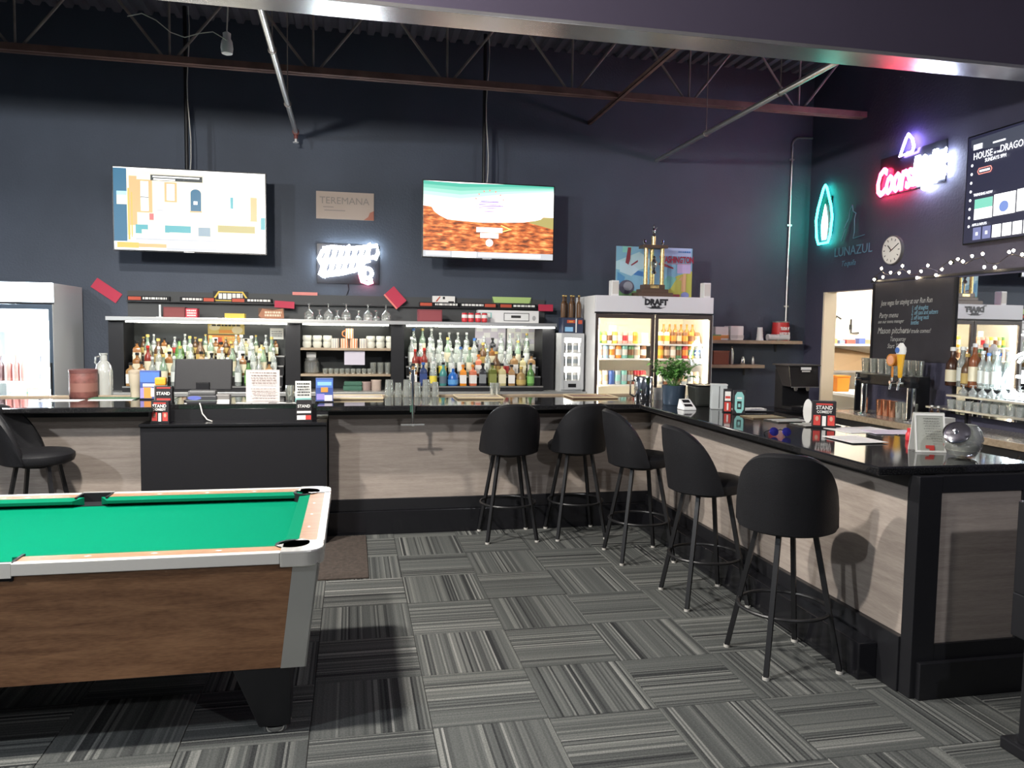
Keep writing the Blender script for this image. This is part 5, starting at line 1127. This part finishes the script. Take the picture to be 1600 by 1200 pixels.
# long white lettering strip on the counter
o = thing('spirit_tray', 'flat tray with white lettering on the back counter under the neon jug', 'tray', (CX+.18, 3.95, CZ+.0005)); part('tray', B().box(-.08, .08, -.4, .4, 0, .02), m_plast, o, False, .004)
picture('print', side((-.0815, .4, 0)), .8, .02, dashes(m_paper, rd, .05, .9, .1, .9, 1, 8, .9), o)
# drinks machine and its counter
dc = thing('drinks_counter', 'small black counter under the drinks machine', 'counter', (4.45, 7.45, 0)); part('carcass', B().box(-.3, .3, -.25, .25, 0, .84), m_black, dc, False); part('worktop', B().box(-.32, .32, -.27, .27, .84, .87), m_blackg, dc, False, .004)
dm = thing('drinks_machine', 'black drinks machine with two nozzles near the kitchen doorway', 'machine', (at_Y(1248, 600, 7.4).x, 7.4, .8705))
w_ = .16
part('column', B().box(-w_, w_, .05, .2, 0, .42), m_plast, dm, False, .006); part('head', B().hexa([(-w_, -.12, .24), (w_, -.12, .24), (w_, .05, .24), (-w_, .05, .24)], [(-w_-.01, -.08, .46), (w_+.01, -.08, .46), (w_+.01, .2, .46), (-w_-.01, .2, .46)]), P('machine gloss', (.02, .018, .018), .12), dm, False, .006)
part('lid', B().box(-w_-.03, w_+.03, -.1, .22, .46, .475), P('machine lid', (.06, .055, .05), .3), dm, False, .004); part('drip_tray', B().box(-w_, w_, -.14, .05, 0, .035), m_plast, dm, False, .004)
for sx in (-.07, .07): part('nozzle', B().lathe([(.012, 0), (.02, .02), (.02, .045)], 12, (sx, -.06, .196)), m_alu, dm)
picture('badge', back((-.06, -.114, .40)), .12, .05, [(m_paper, (0, .45, 1, 1)), (m_offw, (.1, .0, .9, .3))], dm, d=.012)
part('trim', B().box(-w_, w_, -.125, -.119, .236, .245), m_alu, dm, False)

# ================================================================== SHELVES ON THE BACK WALL, RIGHT OF THE FRIDGE
def wshelf(lab, x0, x1, z):
    o = thing('wall_shelf', lab, 'shelf', ((x0+x1)/2, YB, z)); w_ = (x1-x0)/2
    part('board', B().box(-w_, w_, -.26, -.002, -.04, 0), m_swood, o, False, .003)
    for sx in (-.7, .7): part('bracket', B().box(sx*w_-.01, sx*w_+.01, -.2, -.002, -.055, -.04).box(sx*w_-.01, sx*w_+.01, -.014, -.002, -.14, -.055), m_black, o, False)
zS1, zS2 = at_Y(1180, 532, YB-.26).z, at_Y(1150, 570, YB-.26).z
wshelf('long wooden wall shelf with paper cups and a red bucket', 3.98, 5.40, zS1); wshelf('short wooden wall shelf below the long one', 3.98, at_Y(1195, 572, YB-.26).x, zS2)
for k, (px0, px1, hh) in enumerate(((1113, 1133, .16), (1136, 1157, .17))):
    x = at_Y((px0+px1)/2, 530, YB-.15).x; o = thing('napkin_stack', ['stack of white napkins at the fridge end of the long wall shelf', 'taller stack of white napkins beside the paper cups'][k], 'napkins', (x, YB-.14, zS1+.0005), 0)
    part('stack', B().box(-.085, .085, -.09, .09, 0, hh), m_paper, o, False, .01); part('wrap', B().box(-.087, .087, -.092, .092, .02, .06), [P('wrap orange', (.7, .3, .1), .5), m_offw][k], o, False)
o = thing('carton', 'small green and orange carton on the long wall shelf', 'carton', (at_Y(1120, 530, YB-.25).x, YB-.245, zS1+.0005)); part('box', B().box(-.05, .05, -.012, .012, 0, .05), pr_o, o, False); part('top_band', B().box(-.051, .051, -.013, .013, .05, .065), pr_g, o, False)
o = thing('cup_tower', 'tall stack of white paper cups on the long wall shelf', 'paper cups', (at_Y(1187, 530, YB-.15).x, YB-.15, zS1+.0005)); 
for i in range(4): part('cup', B().lathe([(.045, 0), (.032, .085)] if i == 0 else [(.043-.003*i, .06+.03*(i-1)), (.03, .10+.03*(i-1))], 16), m_paper, o)
for k, px in enumerate((1206, 1222)):
    o = thing('cup_sleeve', ['sleeve of clear plastic cups lying beside the paper cups', 'sleeve of clear plastic cups lying before the red bucket'][k], 'cups', (at_Y(px, 530, YB-.2).x, YB-.215, zS1+.0005)); part('sleeve', B().cyl((-.07, 0, .04), (.07, 0, .04), .04, .034, n=16), P('cloudy plastic', (.55, .56, .56), .3), o); part('end_rim', B().cyl((.066, 0, .04), (.074, 0, .04), .0395, n=16), P('cloudy rim', (.7, .7, .7), .3), o)
o = thing('popcorn_bucket', 'red tapered bucket with white lettering on the long wall shelf', 'bucket', (at_Y(1219, 520, YB-.11).x, YB-.116, zS1+.0005)); part('bucket', B().lathe([(.11, 0), (.113, .01), (.098, .23), (.09, .23), (.10, .02)], 24, close=False), P('bucket red', (.5, .03, .03), .4), o)
part('rim', B().lathe([(.098, .22), (.102, .235), (.09, .24)], 24, close=False), m_alu, o)
text('lettering', 'TUDA V', back((-.062, -.10, 0)), 0, .13, .052, m_paper, o, d=.004, xs=.62, bold=.002, ext=.004); text('lettering', 'LOTTO TI', back((-.072, -.103, 0)), 0, .065, .052, m_paper, o, d=.004, xs=.58, bold=.002, ext=.004)
for k, (px, hh, r_, m_, lab) in enumerate(((1143, .22, .022, m_alu, 'slim steel shaker on the short wall shelf'), (1160, .10, .026, m_chrome, 'round chrome sugar pot on the short wall shelf'), (1176, .10, .018, m_alu, 'small steel jigger on the short wall shelf'))):
    o = thing(['shaker', 'sugar_pot', 'jigger'][k], lab, ['shaker', 'pot', 'jigger'][k], (at_Y(px, 568, YB-.14).x, YB-.14, zS2+.0005))
    part('body', B().lathe([(r_, 0), (r_*1.1, hh*.1), (r_*1.15, hh*.6), (r_*.7, hh*.85)], 16), m_, o); part('top', B().lathe([(r_*.7, hh*.85), (r_*.6, hh*.95), (r_*.25, hh)], 14), m_chrome, o)
o = thing('wooden_crate', 'reddish wooden box on the short wall shelf', 'box', (at_Y(1122, 568, YB-.14).x, YB-.14, zS2+.0005)); part('box', B().box(-.1, .1, -.08, .08, 0, .15), P('red wood', (.22, .07, .04), .5), o, False, .003); part('lid', B().box(-.105, .105, -.085, .085, .15, .165), P('red wood lid', (.28, .1, .06), .5), o, False, .003)

# ================================================================== THINGS ON THE BAR
def on_bar(x, y, z=BT): p_ = at_z(x, y, z); return Vector((p_.x, p_.y, z+.0006))
# serving boards along the back edge
for k, (px0, px1, lab) in enumerate(((518, 596, 'pale wooden service mat near the blue table tent'), (708, 776, 'wooden service mat behind the two front stools'), (882, 950, 'reddish brown service mat in front of the draft fridge'))):
    xa, xb = at_z(px0, 619, BT).x, at_z(px1, 619, BT).x
    o = thing('service_mat', lab, 'mat', ((xa+xb)/2, 6.64, BT+.0006)); w_ = (xb-xa)/2
    part('board', B().box(-w_, w_, -.16, .16, 0, .012), [m_swood, m_swood, P('mat brown', (.2, .1, .06), .5)][k], o, False, .003); part('rim', B().tube([(-w_, -.16, .012), (w_, -.16, .012), (w_, .16, .012), (-w_, .16, .012)], .007, 6, True), P('mat rim', (.55, .45, .28), .5), o)
pg = lambda: tumbler_mesh(.043, .032, .145)
def flip_mesh(): return B().lathe([(.042, 0), (.032, .15), (.003, .15), (.003, .146), (.029, .146), (.039, 0)], 14, close=False).mesh('tumbler', m_glass)
for k, (px, sc) in enumerate(((608, 1), (622, .82), (636, 1), (652, .85), (666, 1), (680, .85))):
    x = at_Y(px, 615, 6.78).x
    tag(inst('pint_glass', proto('flip', flip_mesh), m_gl2, None, (x, 6.775, BT+.0006), 0, (sc, sc, sc)), 'upturned %s glass in the row at the back of the bar' % ('tall pint' if sc == 1 else 'short pint'), 'glass', 'upturned pint glasses on the bar')
for k, px in enumerate((769, 777)): 
    tag(inst('shot_glass', proto('shotslim', lambda: tumbler_mesh(.02, .025, .12)), m_gl2, None, (at_Y(px, 615, 6.78).x, 6.775, BT+.0006)), 'slim upright glass in the pair behind the wooden mat', 'glass', 'pair of slim glasses on the bar')
# chrome pole clamped on the bar front
x = at_Y(645, 620, 5.95).x
o = thing('chrome_pole', 'slim chrome pole with cross foot clamped to the bar edge', 'pole', (x, 5.945, .93))
part('shaft', B().cyl((0, 0, .0), (0, 0, .33), .012, n=14).cyl((0, 0, .33), (0, 0, .42), .018, .016, n=14), m_chrome, o); part('cross_foot', B().box(-.09, .09, -.008, .008, -.012, 0).box(-.008, .008, -.05, .02, -.012, 0), m_alu, o, False, .002); part('clamp', B().box(-.02, .02, .0, .024, .09, .15), m_chrome, o, False, .003); part('ring_top', B().tube([(.022*cos(t), 0, .425+.03*sin(t)) for t in [2*pi*i/16 for i in range(16)]], .006, 6, True), m_chrome, o)
# left bar
o = thing('snack_tub', 'brown labelled cylindrical tub on the bar by the glowing fridge', 'tub', on_bar(131, 621)); part('body', B().lathe([(.10, 0), (.105, .01), (.105, .2), (.10, .21)], 24), P('tub brown', (.16, .06, .05), .5, var=.25, vscale=25), o); part('lid', B().lathe([(.107, .2), (.107, .225), (.09, .23)], 24), P('tub lid', (.13, .05, .045), .5), o); part('label_band', B().lathe([(.1056, .05), (.1056, .12)], 24, close=False), P('tub label', (.22, .10, .08), .5), o)
o = thing('glass_jug', 'clear glass jug with bottle neck beside the brown tub', 'jug', on_bar(163, 618.5)); part('glass_body', B().lathe([(.06, 0), (.068, .01), (.068, .2), (.055, .26), (.028, .29), (.026, .34), (.032, .345), (.032, .355)], 20), glassware('jug glass', (.72, .74, .70), .15, .55), o); part('handle', B().tube([(-.03, 0, .33), (-.06, 0, .32), (-.065, 0, .28), (-.05, 0, .25)], .007, 6), m_gl2, o)
o = thing('menu_folder', 'open white menu lying on the bar beside the glass jug', 'menu', on_bar(178, 624)); part('sheet', B().box(-.16, .16, -.1, .1, 0, .003), m_paper, o, False); part('cover', B().box(-.18, .17, -.03, .13, .0032, .008), P('green cover', (.06, .14, .08), .6), o, False)
o = thing('paper_sheet', 'loose white sheet on the bar by the glowing fridge', 'paper', on_bar(95, 626)); part('sheet', B().box(-.15, .15, -.07, .07, 0, .002), m_paper, o, False)
o = thing('beige_tumbler', 'beige ribbed tumbler on the bar behind the register tent', 'tumbler', on_bar(212, 622)); part('body', B().lathe([(.035, 0), (.04, .1), (.045, .11), (.05, .2), (.045, .205)], 18), P('beige', (.5, .43, .32), .5), o); part('lid', B().lathe([(.052, .2), (.052, .22), (.03, .23)], 18), P('beige lid', (.42, .35, .26), .5), o)
def tent(lab, loc, w_, h_, base, shapes, rz=0, words=(), d_=.05, frame=m_plast):
    o = thing('table_tent', lab, 'table tent', loc, rz)
    part('sleeve', B().hexa([(-w_/2, -d_/2, 0), (w_/2, -d_/2, 0), (w_/2, d_/2, 0), (-w_/2, d_/2, 0)], [(-w_/2, -d_/2+.004, h_), (w_/2, -d_/2+.004, h_), (w_/2, d_/2-.004, h_), (-w_/2, d_/2-.004, h_)]), base, o, False, .002)
    L = Fr((-w_/2, -d_/2-.0005, 0), (1, 0, 0), (0, .004/h_, 1)); picture('print', L, w_, h_, shapes, o)
    for s_, x, y, sz, m_ in words: text('lettering', s_, L, x*w_, y*h_, sz, m_, o, d=.005+.0004*len(shapes), align='CENTER', xs=.9, bold=.0006)
    part('base_strip', B().box(-w_/2-.004, w_/2+.004, -d_/2-.004, d_/2+.004, 0, .008), frame, o, False)
    return o
redp = P('tent red', (.6, .06, .05), .5); blk = P('tent black', (.02, .018, .02), .5)
stand_w = (('STAND', .5, .70, .034, m_paper), ('COMEDY', .5, .56, .024, m_paper))
st_sh = [(redp, (.15, .86, .85, .92)), (redp, (.05, .1, .35, .48)), (redp, (.65, .1, .95, .48)), (m_paper, (.42, .08, .58, .45)), (P('tent skin', (.6, .35, .25), .6), disc(.2, .35, .07, .09)), (P('tent skin', (.6, .35, .25), .6), disc(.8, .35, .07, .09))]
p_ = at_Y(252, 662, 6.06); tent('black STAND COMEDY table tent on the register ledge by the beige tumbler', (p_.x, 6.06, .9455), .125, .165, blk, st_sh, radians(-8), stand_w)
p_ = at_Y(258, 633, 6.3); tent('black STAND COMEDY table tent on the shelf behind the register ledge', (p_.x, 6.29, BT-.0015), .125, .13, blk, [(redp, (.1, .88, .9, .95)), (redp, (.1, .0, .9, .3))], radians(-6), (('STAND', .5, .5, .034, m_paper),))
p_ = at_Y(475, 662, 6.06); tent('black STAND table tent with teal top on the register ledge', (p_.x, 6.06, .9455), .115, .165, blk, [(m_paper, (.05, .1, .6, .3)), (redp, (.6, .1, .95, .3)), (m_paper, (.05, .4, .95, .5))], radians(4), (('STAND', .5, .66, .032, m_paper),))
p_ = at_Y(474, 632, 6.3); tent('white and teal newsprint tent behind the register ledge', (p_.x, 6.29, BT-.0015), .12, .17, m_paper, [(pr_t, (.0, .0, 1, .22))]+dashes(pr_k, rd, .08, .92, .3, .95, 5, 21, .5), radians(4))
o = on_bar(507, 628); tent('blue and orange party table tent beside the register', o, .135, .19, P('tent blue', (.05, .09, .3), .5), [(pr_b, (.02, .6, .98, .95)), (pr_s, (.1, .7, .9, .85)), (pr_o, (.3, .42, .7, .62)), (pr_v, (.05, .1, .5, .35)), (pr_l, (.5, .05, .95, .3))], radians(2))
tent('blue and orange party table tent beside the beige tumbler', on_bar(236, 624), .15, .23, P('tent blue', (.05, .09, .3), .5), [(pr_b, (.02, .6, .98, .95)), (pr_w, (.15, .45, .8, .55)), (pr_o, (.15, .05, .6, .42)), (pr_l, (.55, .1, .95, .4)), (pr_v, (.02, .05, .2, .4))], radians(-4))
o = thing('orange_clip', 'orange dispenser on the bar beside the party tent', 'dispenser', on_bar(252, 628)); part('body', B().box(-.045, .045, -.03, .03, 0, .13), P('smoke plastic', (.18, .17, .15), .3), o, False, .006); part('head', B().box(-.04, .04, -.03, .03, .13, .19), P('orange plastic', (.85, .36, .03), .5), o, False, .012)
# register
pm = thing('pos_monitor', 'black register monitor seen from behind', 'monitor', (at_Y(318, 632, 6.45).x, 6.45, BT-.0015)); 
part('screen_back', B().hexa([(-.215, -.02, .09), (.215, -.02, .09), (.215, .02, .09), (-.215, .02, .09)], [(-.215, .05, .33), (.215, .05, .33), (.215, .085, .33), (-.215, .085, .33)]), m_plast, pm, False, .008); part('stand', B().box(-.05, .05, -.03, .05, .0, .15), m_plast, pm, False, .004); part('foot', B().box(-.13, .13, -.09, .1, 0, .015), m_plast, pm, False, .004)
pr = thing('receipt_printer', 'dark receipt printer with blue emblem in front of the monitor', 'printer', (at_Y(318, 634, 6.3).x, 6.29, BT-.0015)); part('body', B().box(-.11, .11, -.07, .05, 0, .065), P('printer grey', (.05, .05, .055), .4), pr, False, .01); part('lid', B().box(-.10, .10, -.06, .045, .065, .10), P('printer lid', (.12, .12, .12), .35), pr, False, .012); part('trim', B().box(-.112, .112, -.072, -.066, .02, .028), m_alu, pr, False)
part('emblem', B().add([(-.05+.05*cos(t), -.0705, .045+.016*sin(t)) for t in [2*pi*i/16 for i in range(16)]], [tuple(range(16))]), P('emblem blue', (.12, .15, .45), .4), pr, False)
o = thing('card_reader', 'small grey card reader with white slip by the receipt printer', 'card reader', (at_Y(350, 634, 6.3).x, 6.29, BT-.0015)); part('body', B().box(-.05, .05, -.05, .05, 0, .07), P('reader grey', (.2, .19, .18), .4), o, False, .008); part('slip', B().box(-.05, .05, -.062, -.052, .0, .03), m_paper, o, False)
o = thing('sign_stand', 'white printed notice in an upright stand by the register', 'notice', (at_Y(411, 630, 6.35).x, 6.35, BT-.0015)); w_, h_ = .255, .255
part('sheet', B().box(-w_/2, w_/2, 0, .006, .0, h_), P('notice paper', (.62, .57, .55), .6), o, False); picture('print', back((-w_/2, 0, 0)), w_, h_, [(P('print grey', (.4, .4, .4), .6), (.02, .98, .98, .99))]+dashes(P('notice ink', (.28, .22, .2), .7), rd, .12, .9, .55, .95, 5, 31, .35)+dashes(P('notice ink', (.28, .22, .2), .7), rd, .15, .88, .08, .45, 5, 32, .3), o); part('foot', B().box(-w_/2, w_/2, -.03, .05, 0, .004), m_pane, o, False)
rd2 = random.Random(5)
for k, (px, py, a_) in enumerate(((288, 636, 20), (372, 636, -12), (400, 635, 5), (440, 636, -18), (455, 634, 8))):
    p_ = at_z(px, py, BT); o = thing('paper_slip', ['curled paper slip beside the receipt printer', 'paper slip by the card reader', 'paper slip under the printed notice', 'paper slip between the notice and the newsprint tent', 'long paper slip by the newsprint tent'][k], 'paper', (p_.x, 6.27-.003*k, BT-.0015+.0003), radians(a_)); part('sheet', B().box(-.06, .06, -.025, .025, 0, .002), m_paper, o, False)
o = tag(part('white_cable', B().tube([(at_Y(312, 634, 6.19).x, 6.19, 1.075), (at_Y(313, 640, 6.17).x, 6.175, 1.06), (at_Y(316, 650, 6.16).x, 6.165, 1.0), (at_Y(324, 658, 6.15).x, 6.15, .955), (at_Y(332, 660, 6.1).x, 6.08, .951)], .005, 6), m_offw), 'pale cable drooping from the receipt printer over the register ledge', 'cable')
tag(inst('water_glass', proto('high', lambda: tumbler_mesh(.03, .036, .12)), m_gl2, None, (at_Y(453, 630, 6.5).x, 6.5, BT-.0015)), 'tall clear glass beside the printed notice', 'glass')
# corner of the bar
o = thing('steel_pitcher', 'tall shiny steel pitcher at the bar corner', 'pitcher', on_bar(1005, 627)); part('body', B().lathe([(.075, 0), (.08, .01), (.083, .2), (.078, .21), (.075, .2)], 24), m_chrome, o); part('handle', B().tube([(-.08, 0, .18), (-.12, 0, .17), (-.12, 0, .06), (-.08, 0, .04)], .008, 6), m_chrome, o)
o = thing('sugar_caddy', 'small white cup beside the steel pitcher', 'cup', on_bar(1028, 625)); part('body', B().lathe([(.035, 0), (.04, .1), (.036, .1), (.033, .01)], 18), m_paper, o); part('rim', B().lathe([(.041, .098), (.041, .106), (.035, .106)], 18, close=False), m_white, o)
pl = thing('potted_herb', 'leafy green herb in a dark blue pot on the bar', 'plant', on_bar(1052, 632)); part('pot', B().lathe([(.085, 0), (.09, .01), (.098, .16), (.09, .16), (.085, .03)], 24, close=False).lathe([(.001, .145), (.09, .145)], 20, close=False), P('pot blue', (.05, .075, .11), .25, .3), pl)
rd3 = random.Random(8); stems = B(); lf_me = B().add([(0, 0, 0), (.012, .014, .004), (0, .034, -.003), (-.012, .014, .004)], [(0, 1, 2, 3)]).mesh('leaf', m_white)
m_leaf = [P('leaf%d' % k, c, .55) for k, c in enumerate(((.07, .20, .04), (.11, .28, .06), (.16, .33, .09)))]
lv = 0
for i in range(46):
    a_ = rd3.uniform(0, 2*pi); ln = rd3.uniform(.10, .24); sp = rd3.uniform(.04, .20)
    base_ = Vector((.05*cos(a_)*rd3.random(), .05*sin(a_)*rd3.random(), .145)); tip = Vector((sp*cos(a_), sp*.8*sin(a_), .145+ln)); mid = (base_+tip)/2+Vector((0, 0, .03))
    stems.tube([base_, mid, tip], .0018, 4)
    for k in range(6):
        if lv >= 276: break
        t = .4+.12*k; q = base_.lerp(mid, t*2) if t < .5 else mid.lerp(tip, t*2-1)
        lo = inst('leaf', lf_me, m_leaf[rd3.randrange(3)], pl, q, 0, (1.5, 1.4, 1.3)); lo.rotation_euler = (rd3.uniform(-.9, .7), rd3.uniform(-.6, .6), rd3.uniform(0, 2*pi)); lv += 1
part('stems', stems, m_leaf[0], pl)
o = thing('black_bin', 'dark rounded caddy behind the white calculator on the bar', 'caddy', on_bar(1103, 634)); part('bin', B().hexa([(-.12, -.08, 0), (.12, -.08, 0), (.12, .08, 0), (-.12, .08, 0)], [(-.135, -.09, .17), (.135, -.09, .17), (.135, .09, .17), (-.135, .09, .17)]), P('caddy', (.03, .032, .028), .35), o, False, .02); part('rim', B().tube([(-.135, -.09, .168), (.135, -.09, .168), (.135, .09, .168), (-.135, .09, .168)], .006, 6, True), m_plast, o)
o = thing('calculator', 'small white sloping keypad on the bar', 'keypad', on_bar(1071, 638)+Vector((-.03, -.09, 0))); part('body', B().hexa([(-.055, -.06, 0), (.055, -.06, 0), (.055, .06, 0), (-.055, .06, 0)], [(-.05, -.055, .02), (.05, -.055, .02), (.045, .05, .08), (-.045, .05, .08)]), m_white, o, False, .006)
part('display', B().add([(-.03, .0, .053), (.03, .0, .053), (.03, .035, .073), (-.03, .035, .073)], [(0, 1, 2, 3)]), m_plast, o, False); part('keys', B().add([(-.035, -.045, .027), (.03, -.045, .027), (.03, -.015, .044), (-.035, -.015, .044)], [(0, 1, 2, 3)]), m_plast, o, False)
o = thing('napkin_box', 'pale grey upright napkin box on the bar return', 'box', on_bar(1122, 639)); part('box', B().box(-.06, .06, -.05, .05, 0, .19), P('box grey', (.5, .53, .53), .4), o, False, .006); part('seam', B().box(-.002, .002, -.0515, -.05, .01, .18), m_plast, o, False); part('lid', B().box(-.063, .063, -.053, .053, .185, .197), P('box grey lid', (.56, .58, .58), .4), o, False, .003); o.rotation_euler.z = radians(-20)
for k, (px, py, dx) in enumerate(((1136, 644, 0), (1154, 647, 0))):
    tent(['red and white table tent next to the napkin box', 'black table tent with a teal octagon panel'][k], on_bar(px, py), .06 if k == 0 else .085, .175, blk, [[(redp, (.1, .05, .9, .45)), (m_paper, (.15, .5, .85, .9)), (redp, (.2, .6, .8, .7)), (m_paper, (.4, .1, .6, .4))], [(pr_t, [(.12, .22), (.3, .06), (.7, .06), (.88, .22), (.88, .78), (.7, .94), (.3, .94), (.12, .78)]), (m_paper, (.3, .65, .7, .72)), (blk, (.32, .22, .68, .55)), (pr_t, (.4, .3, .6, .45))]][k], radians(-22))
o = thing('check_tray', 'black check tray with white slips on the bar return', 'tray', on_bar(1168, 642), radians(-6)); part('tray', B().box(-.17, .17, -.1, .1, 0, .008), m_plast, o, False, .003); part('slip', B().box(-.13, .12, -.07, .06, .0085, .014), m_paper, o, False); part('slip', B().box(-.06, .14, -.03, .07, .0145, .018), m_paper, o, False)
for k in range(3):
    o = thing('bar_rail_mat', ['dark wood edged mat on the bar return', 'pale striped mat in the middle of the bar return', 'pale striped mat before the comedy tent'][k], 'mat', (2.86+.05*k, 4.98-.24*k, BT+.0006), radians(2))
    part('mat', B().box(-.13, .13, -.09, .09, 0, .007), [P('mat brown2', (.16, .11, .06), .5), P('mat dark', (.05, .045, .04), .5), P('mat dark', (.05, .045, .04), .5)][k], o, False, .002)
    for i in range(3): part('stripe', B().box(-.12, .12, -.07+.055*i, -.045+.055*i, .007, .0085), [P('mat edge', (.4, .33, .2), .5), m_offw, m_offw][k], o, False)
sg = thing('sunglasses', 'blue mirrored sunglasses lying on the bar return', 'sunglasses', on_bar(1219, 682), radians(-15))
m_lens = P('blue mirror lens', (.03, .03, .25), .05, .6)
for sx in (-1, 1):
    part('lens', B().lathe([(.001, -.004), (.022, -.002), (.026, 0), (.022, .003), (.001, .008)], 18, (0, 0, 0)), m_lens, sg, loc=(sx*.036, 0, .027)).rotation_euler = (radians(70), 0, 0)
    part('temple', B().tube([(sx*.062, 0, .035), (sx*.062, .08, .018), (sx*.058, .125, .004)], .003, 6), m_plast, sg)
part('bridge', B().tube([(-.012, 0, .036), (0, 0, .04), (.012, 0, .036)], .003, 6), m_plast, sg)
tent('large black STAND COMEDY table tent on the bar return', on_bar(1286, 668), .14, .17, blk, st_sh, radians(-28), stand_w, d_=.07)
o = thing('party_tent_side', 'white oval standing card behind the comedy tent', 'card', on_bar(1274, 664)+Vector((-.02, .06, 0)), radians(-28)); part('card', B().add([(.03*cos(t), 0, .085+.08*sin(t)) for t in [2*pi*i/20 for i in range(20)]]+[(.03*cos(t), .006, .085+.08*sin(t)) for t in [2*pi*i/20 for i in range(20)]], [tuple(range(20)), tuple(range(39, 19, -1))]+[(i, (i+1) % 20, (i+1) % 20+20, i+20) for i in range(20)]), m_paper, o, False); part('foot', B().box(-.03, .03, -.02, .025, 0, .006), m_paper, o, False)
for k, (px, py, w_, d_, a_, m_) in enumerate(((1345, 672, .36, .26, 4, m_paper), (1392, 676, .30, .2, -8, pr_l), (1335, 688, .22, .28, 0, m_paper))):
    o = thing('menu_sheet', ['white menu sheet lying behind the comedy tent', 'lilac menu sheet lying by the menu stand', 'bright white menu sheet near the bar edge'][k], 'menu', on_bar(px, py)+Vector((0, 0, .0025*k)), radians(a_)); part('sheet', B().box(-w_/2, w_/2, -d_/2, d_/2, 0, .002), m_, o, False)
    b_ = B()
    for i in range(4): b_ = B().box(-w_*.42, w_*.3, -d_*.35+d_*.2*i, -d_*.33+d_*.2*i, .002, .0023); part('print_line', b_, P('print grey', (.4, .4, .4), .6), o, False)
o = thing('menu_stand', 'clear acrylic stand with a printed list and a red emblem', 'menu stand', on_bar(1448, 705), radians(-16)); w_, h_ = .15, .20
part('front_sheet', B().hexa([(-w_/2, -.045, 0), (w_/2, -.045, 0), (w_/2, -.041, 0), (-w_/2, -.041, 0)], [(-w_/2, -.005, h_), (w_/2, -.005, h_), (w_/2, -.001, h_), (-w_/2, -.001, h_)]), P('list paper', (.42, .43, .38), .5), o, False)
part('back_sheet', B().hexa([(-w_/2, .041, 0), (w_/2, .041, 0), (w_/2, .045, 0), (-w_/2, .045, 0)], [(-w_/2, .001, h_), (w_/2, .001, h_), (w_/2, .005, h_), (-w_/2, .005, h_)]), m_paper, o, False)
L = Fr((-w_/2, -.0455, 0), (1, 0, 0), (0, .04/h_, 1)); picture('print', L, w_, h_, [(m_paper, (0, 0, .06, 1)), (m_paper, (.94, 0, 1, 1)), (m_paper, (0, .94, 1, 1)), (m_paper, (0, 0, 1, .05)), (redp, (.33, .1, .62, .18)), (redp, (.45, .05, .62, .12))]+dashes(P('list ink', (.16, .16, .15), .6), rd, .26, .8, .3, .9, 9, 41, .3), o)
part('base', B().box(-w_/2-.004, w_/2+.004, -.05, .05, -.0, .003), m_pane, o, False)
jr = thing('cookie_jar', 'round tilted glass jar with chrome lid on the bar return', 'jar', on_bar(1503, 714)); m_jar = glassware('jar glass', (.86, .88, .84), .2, .22)
part('jar_body', B().lathe([(.03, .002), (.06, .01), (.085, .05), (.09, .09), (.08, .13), (.06, .155), (.06, .16), (.055, .155), (.076, .128), (.085, .09), (.08, .05), (.05, .015)], 28, close=False), m_jar, jr)
part('wrapped_sweets', B().lathe([(.02, .012), (.07, .035), (.078, .06), (.06, .075), (.01, .08)], 18), P('sweets', (.6, .58, .5), .4, bump=1, bscale=40, var=.4, vscale=30), jr)
ld_ = B().lathe([(.058, 0), (.06, .004), (.06, .018), (.045, .026), (.012, .03), (.014, .045), (.004, .05)], 24)
lo = part('lid', ld_, m_chrome, jr, loc=(-.062, -.03, .118)); lo.rotation_euler = Vector((-.62, -.5, .6)).to_track_quat('Z', 'Y').to_euler()
o = thing('paper_bag', 'white paper bag standing behind the glass jar', 'bag', Vector((3.08, on_bar(1524, 702).y+.06, BT+.0006))); part('bag', B().hexa([(-.05, -.03, 0), (.05, -.03, 0), (.05, .03, 0), (-.05, .03, 0)], [(-.055, -.01, .17), (.055, -.01, .16), (.055, .01, .16), (-.055, .01, .17)]), m_paper, o, False, .004); part('fold', B().box(-.052, .05, -.014, -.011, .13, .16), m_offw, o, False)
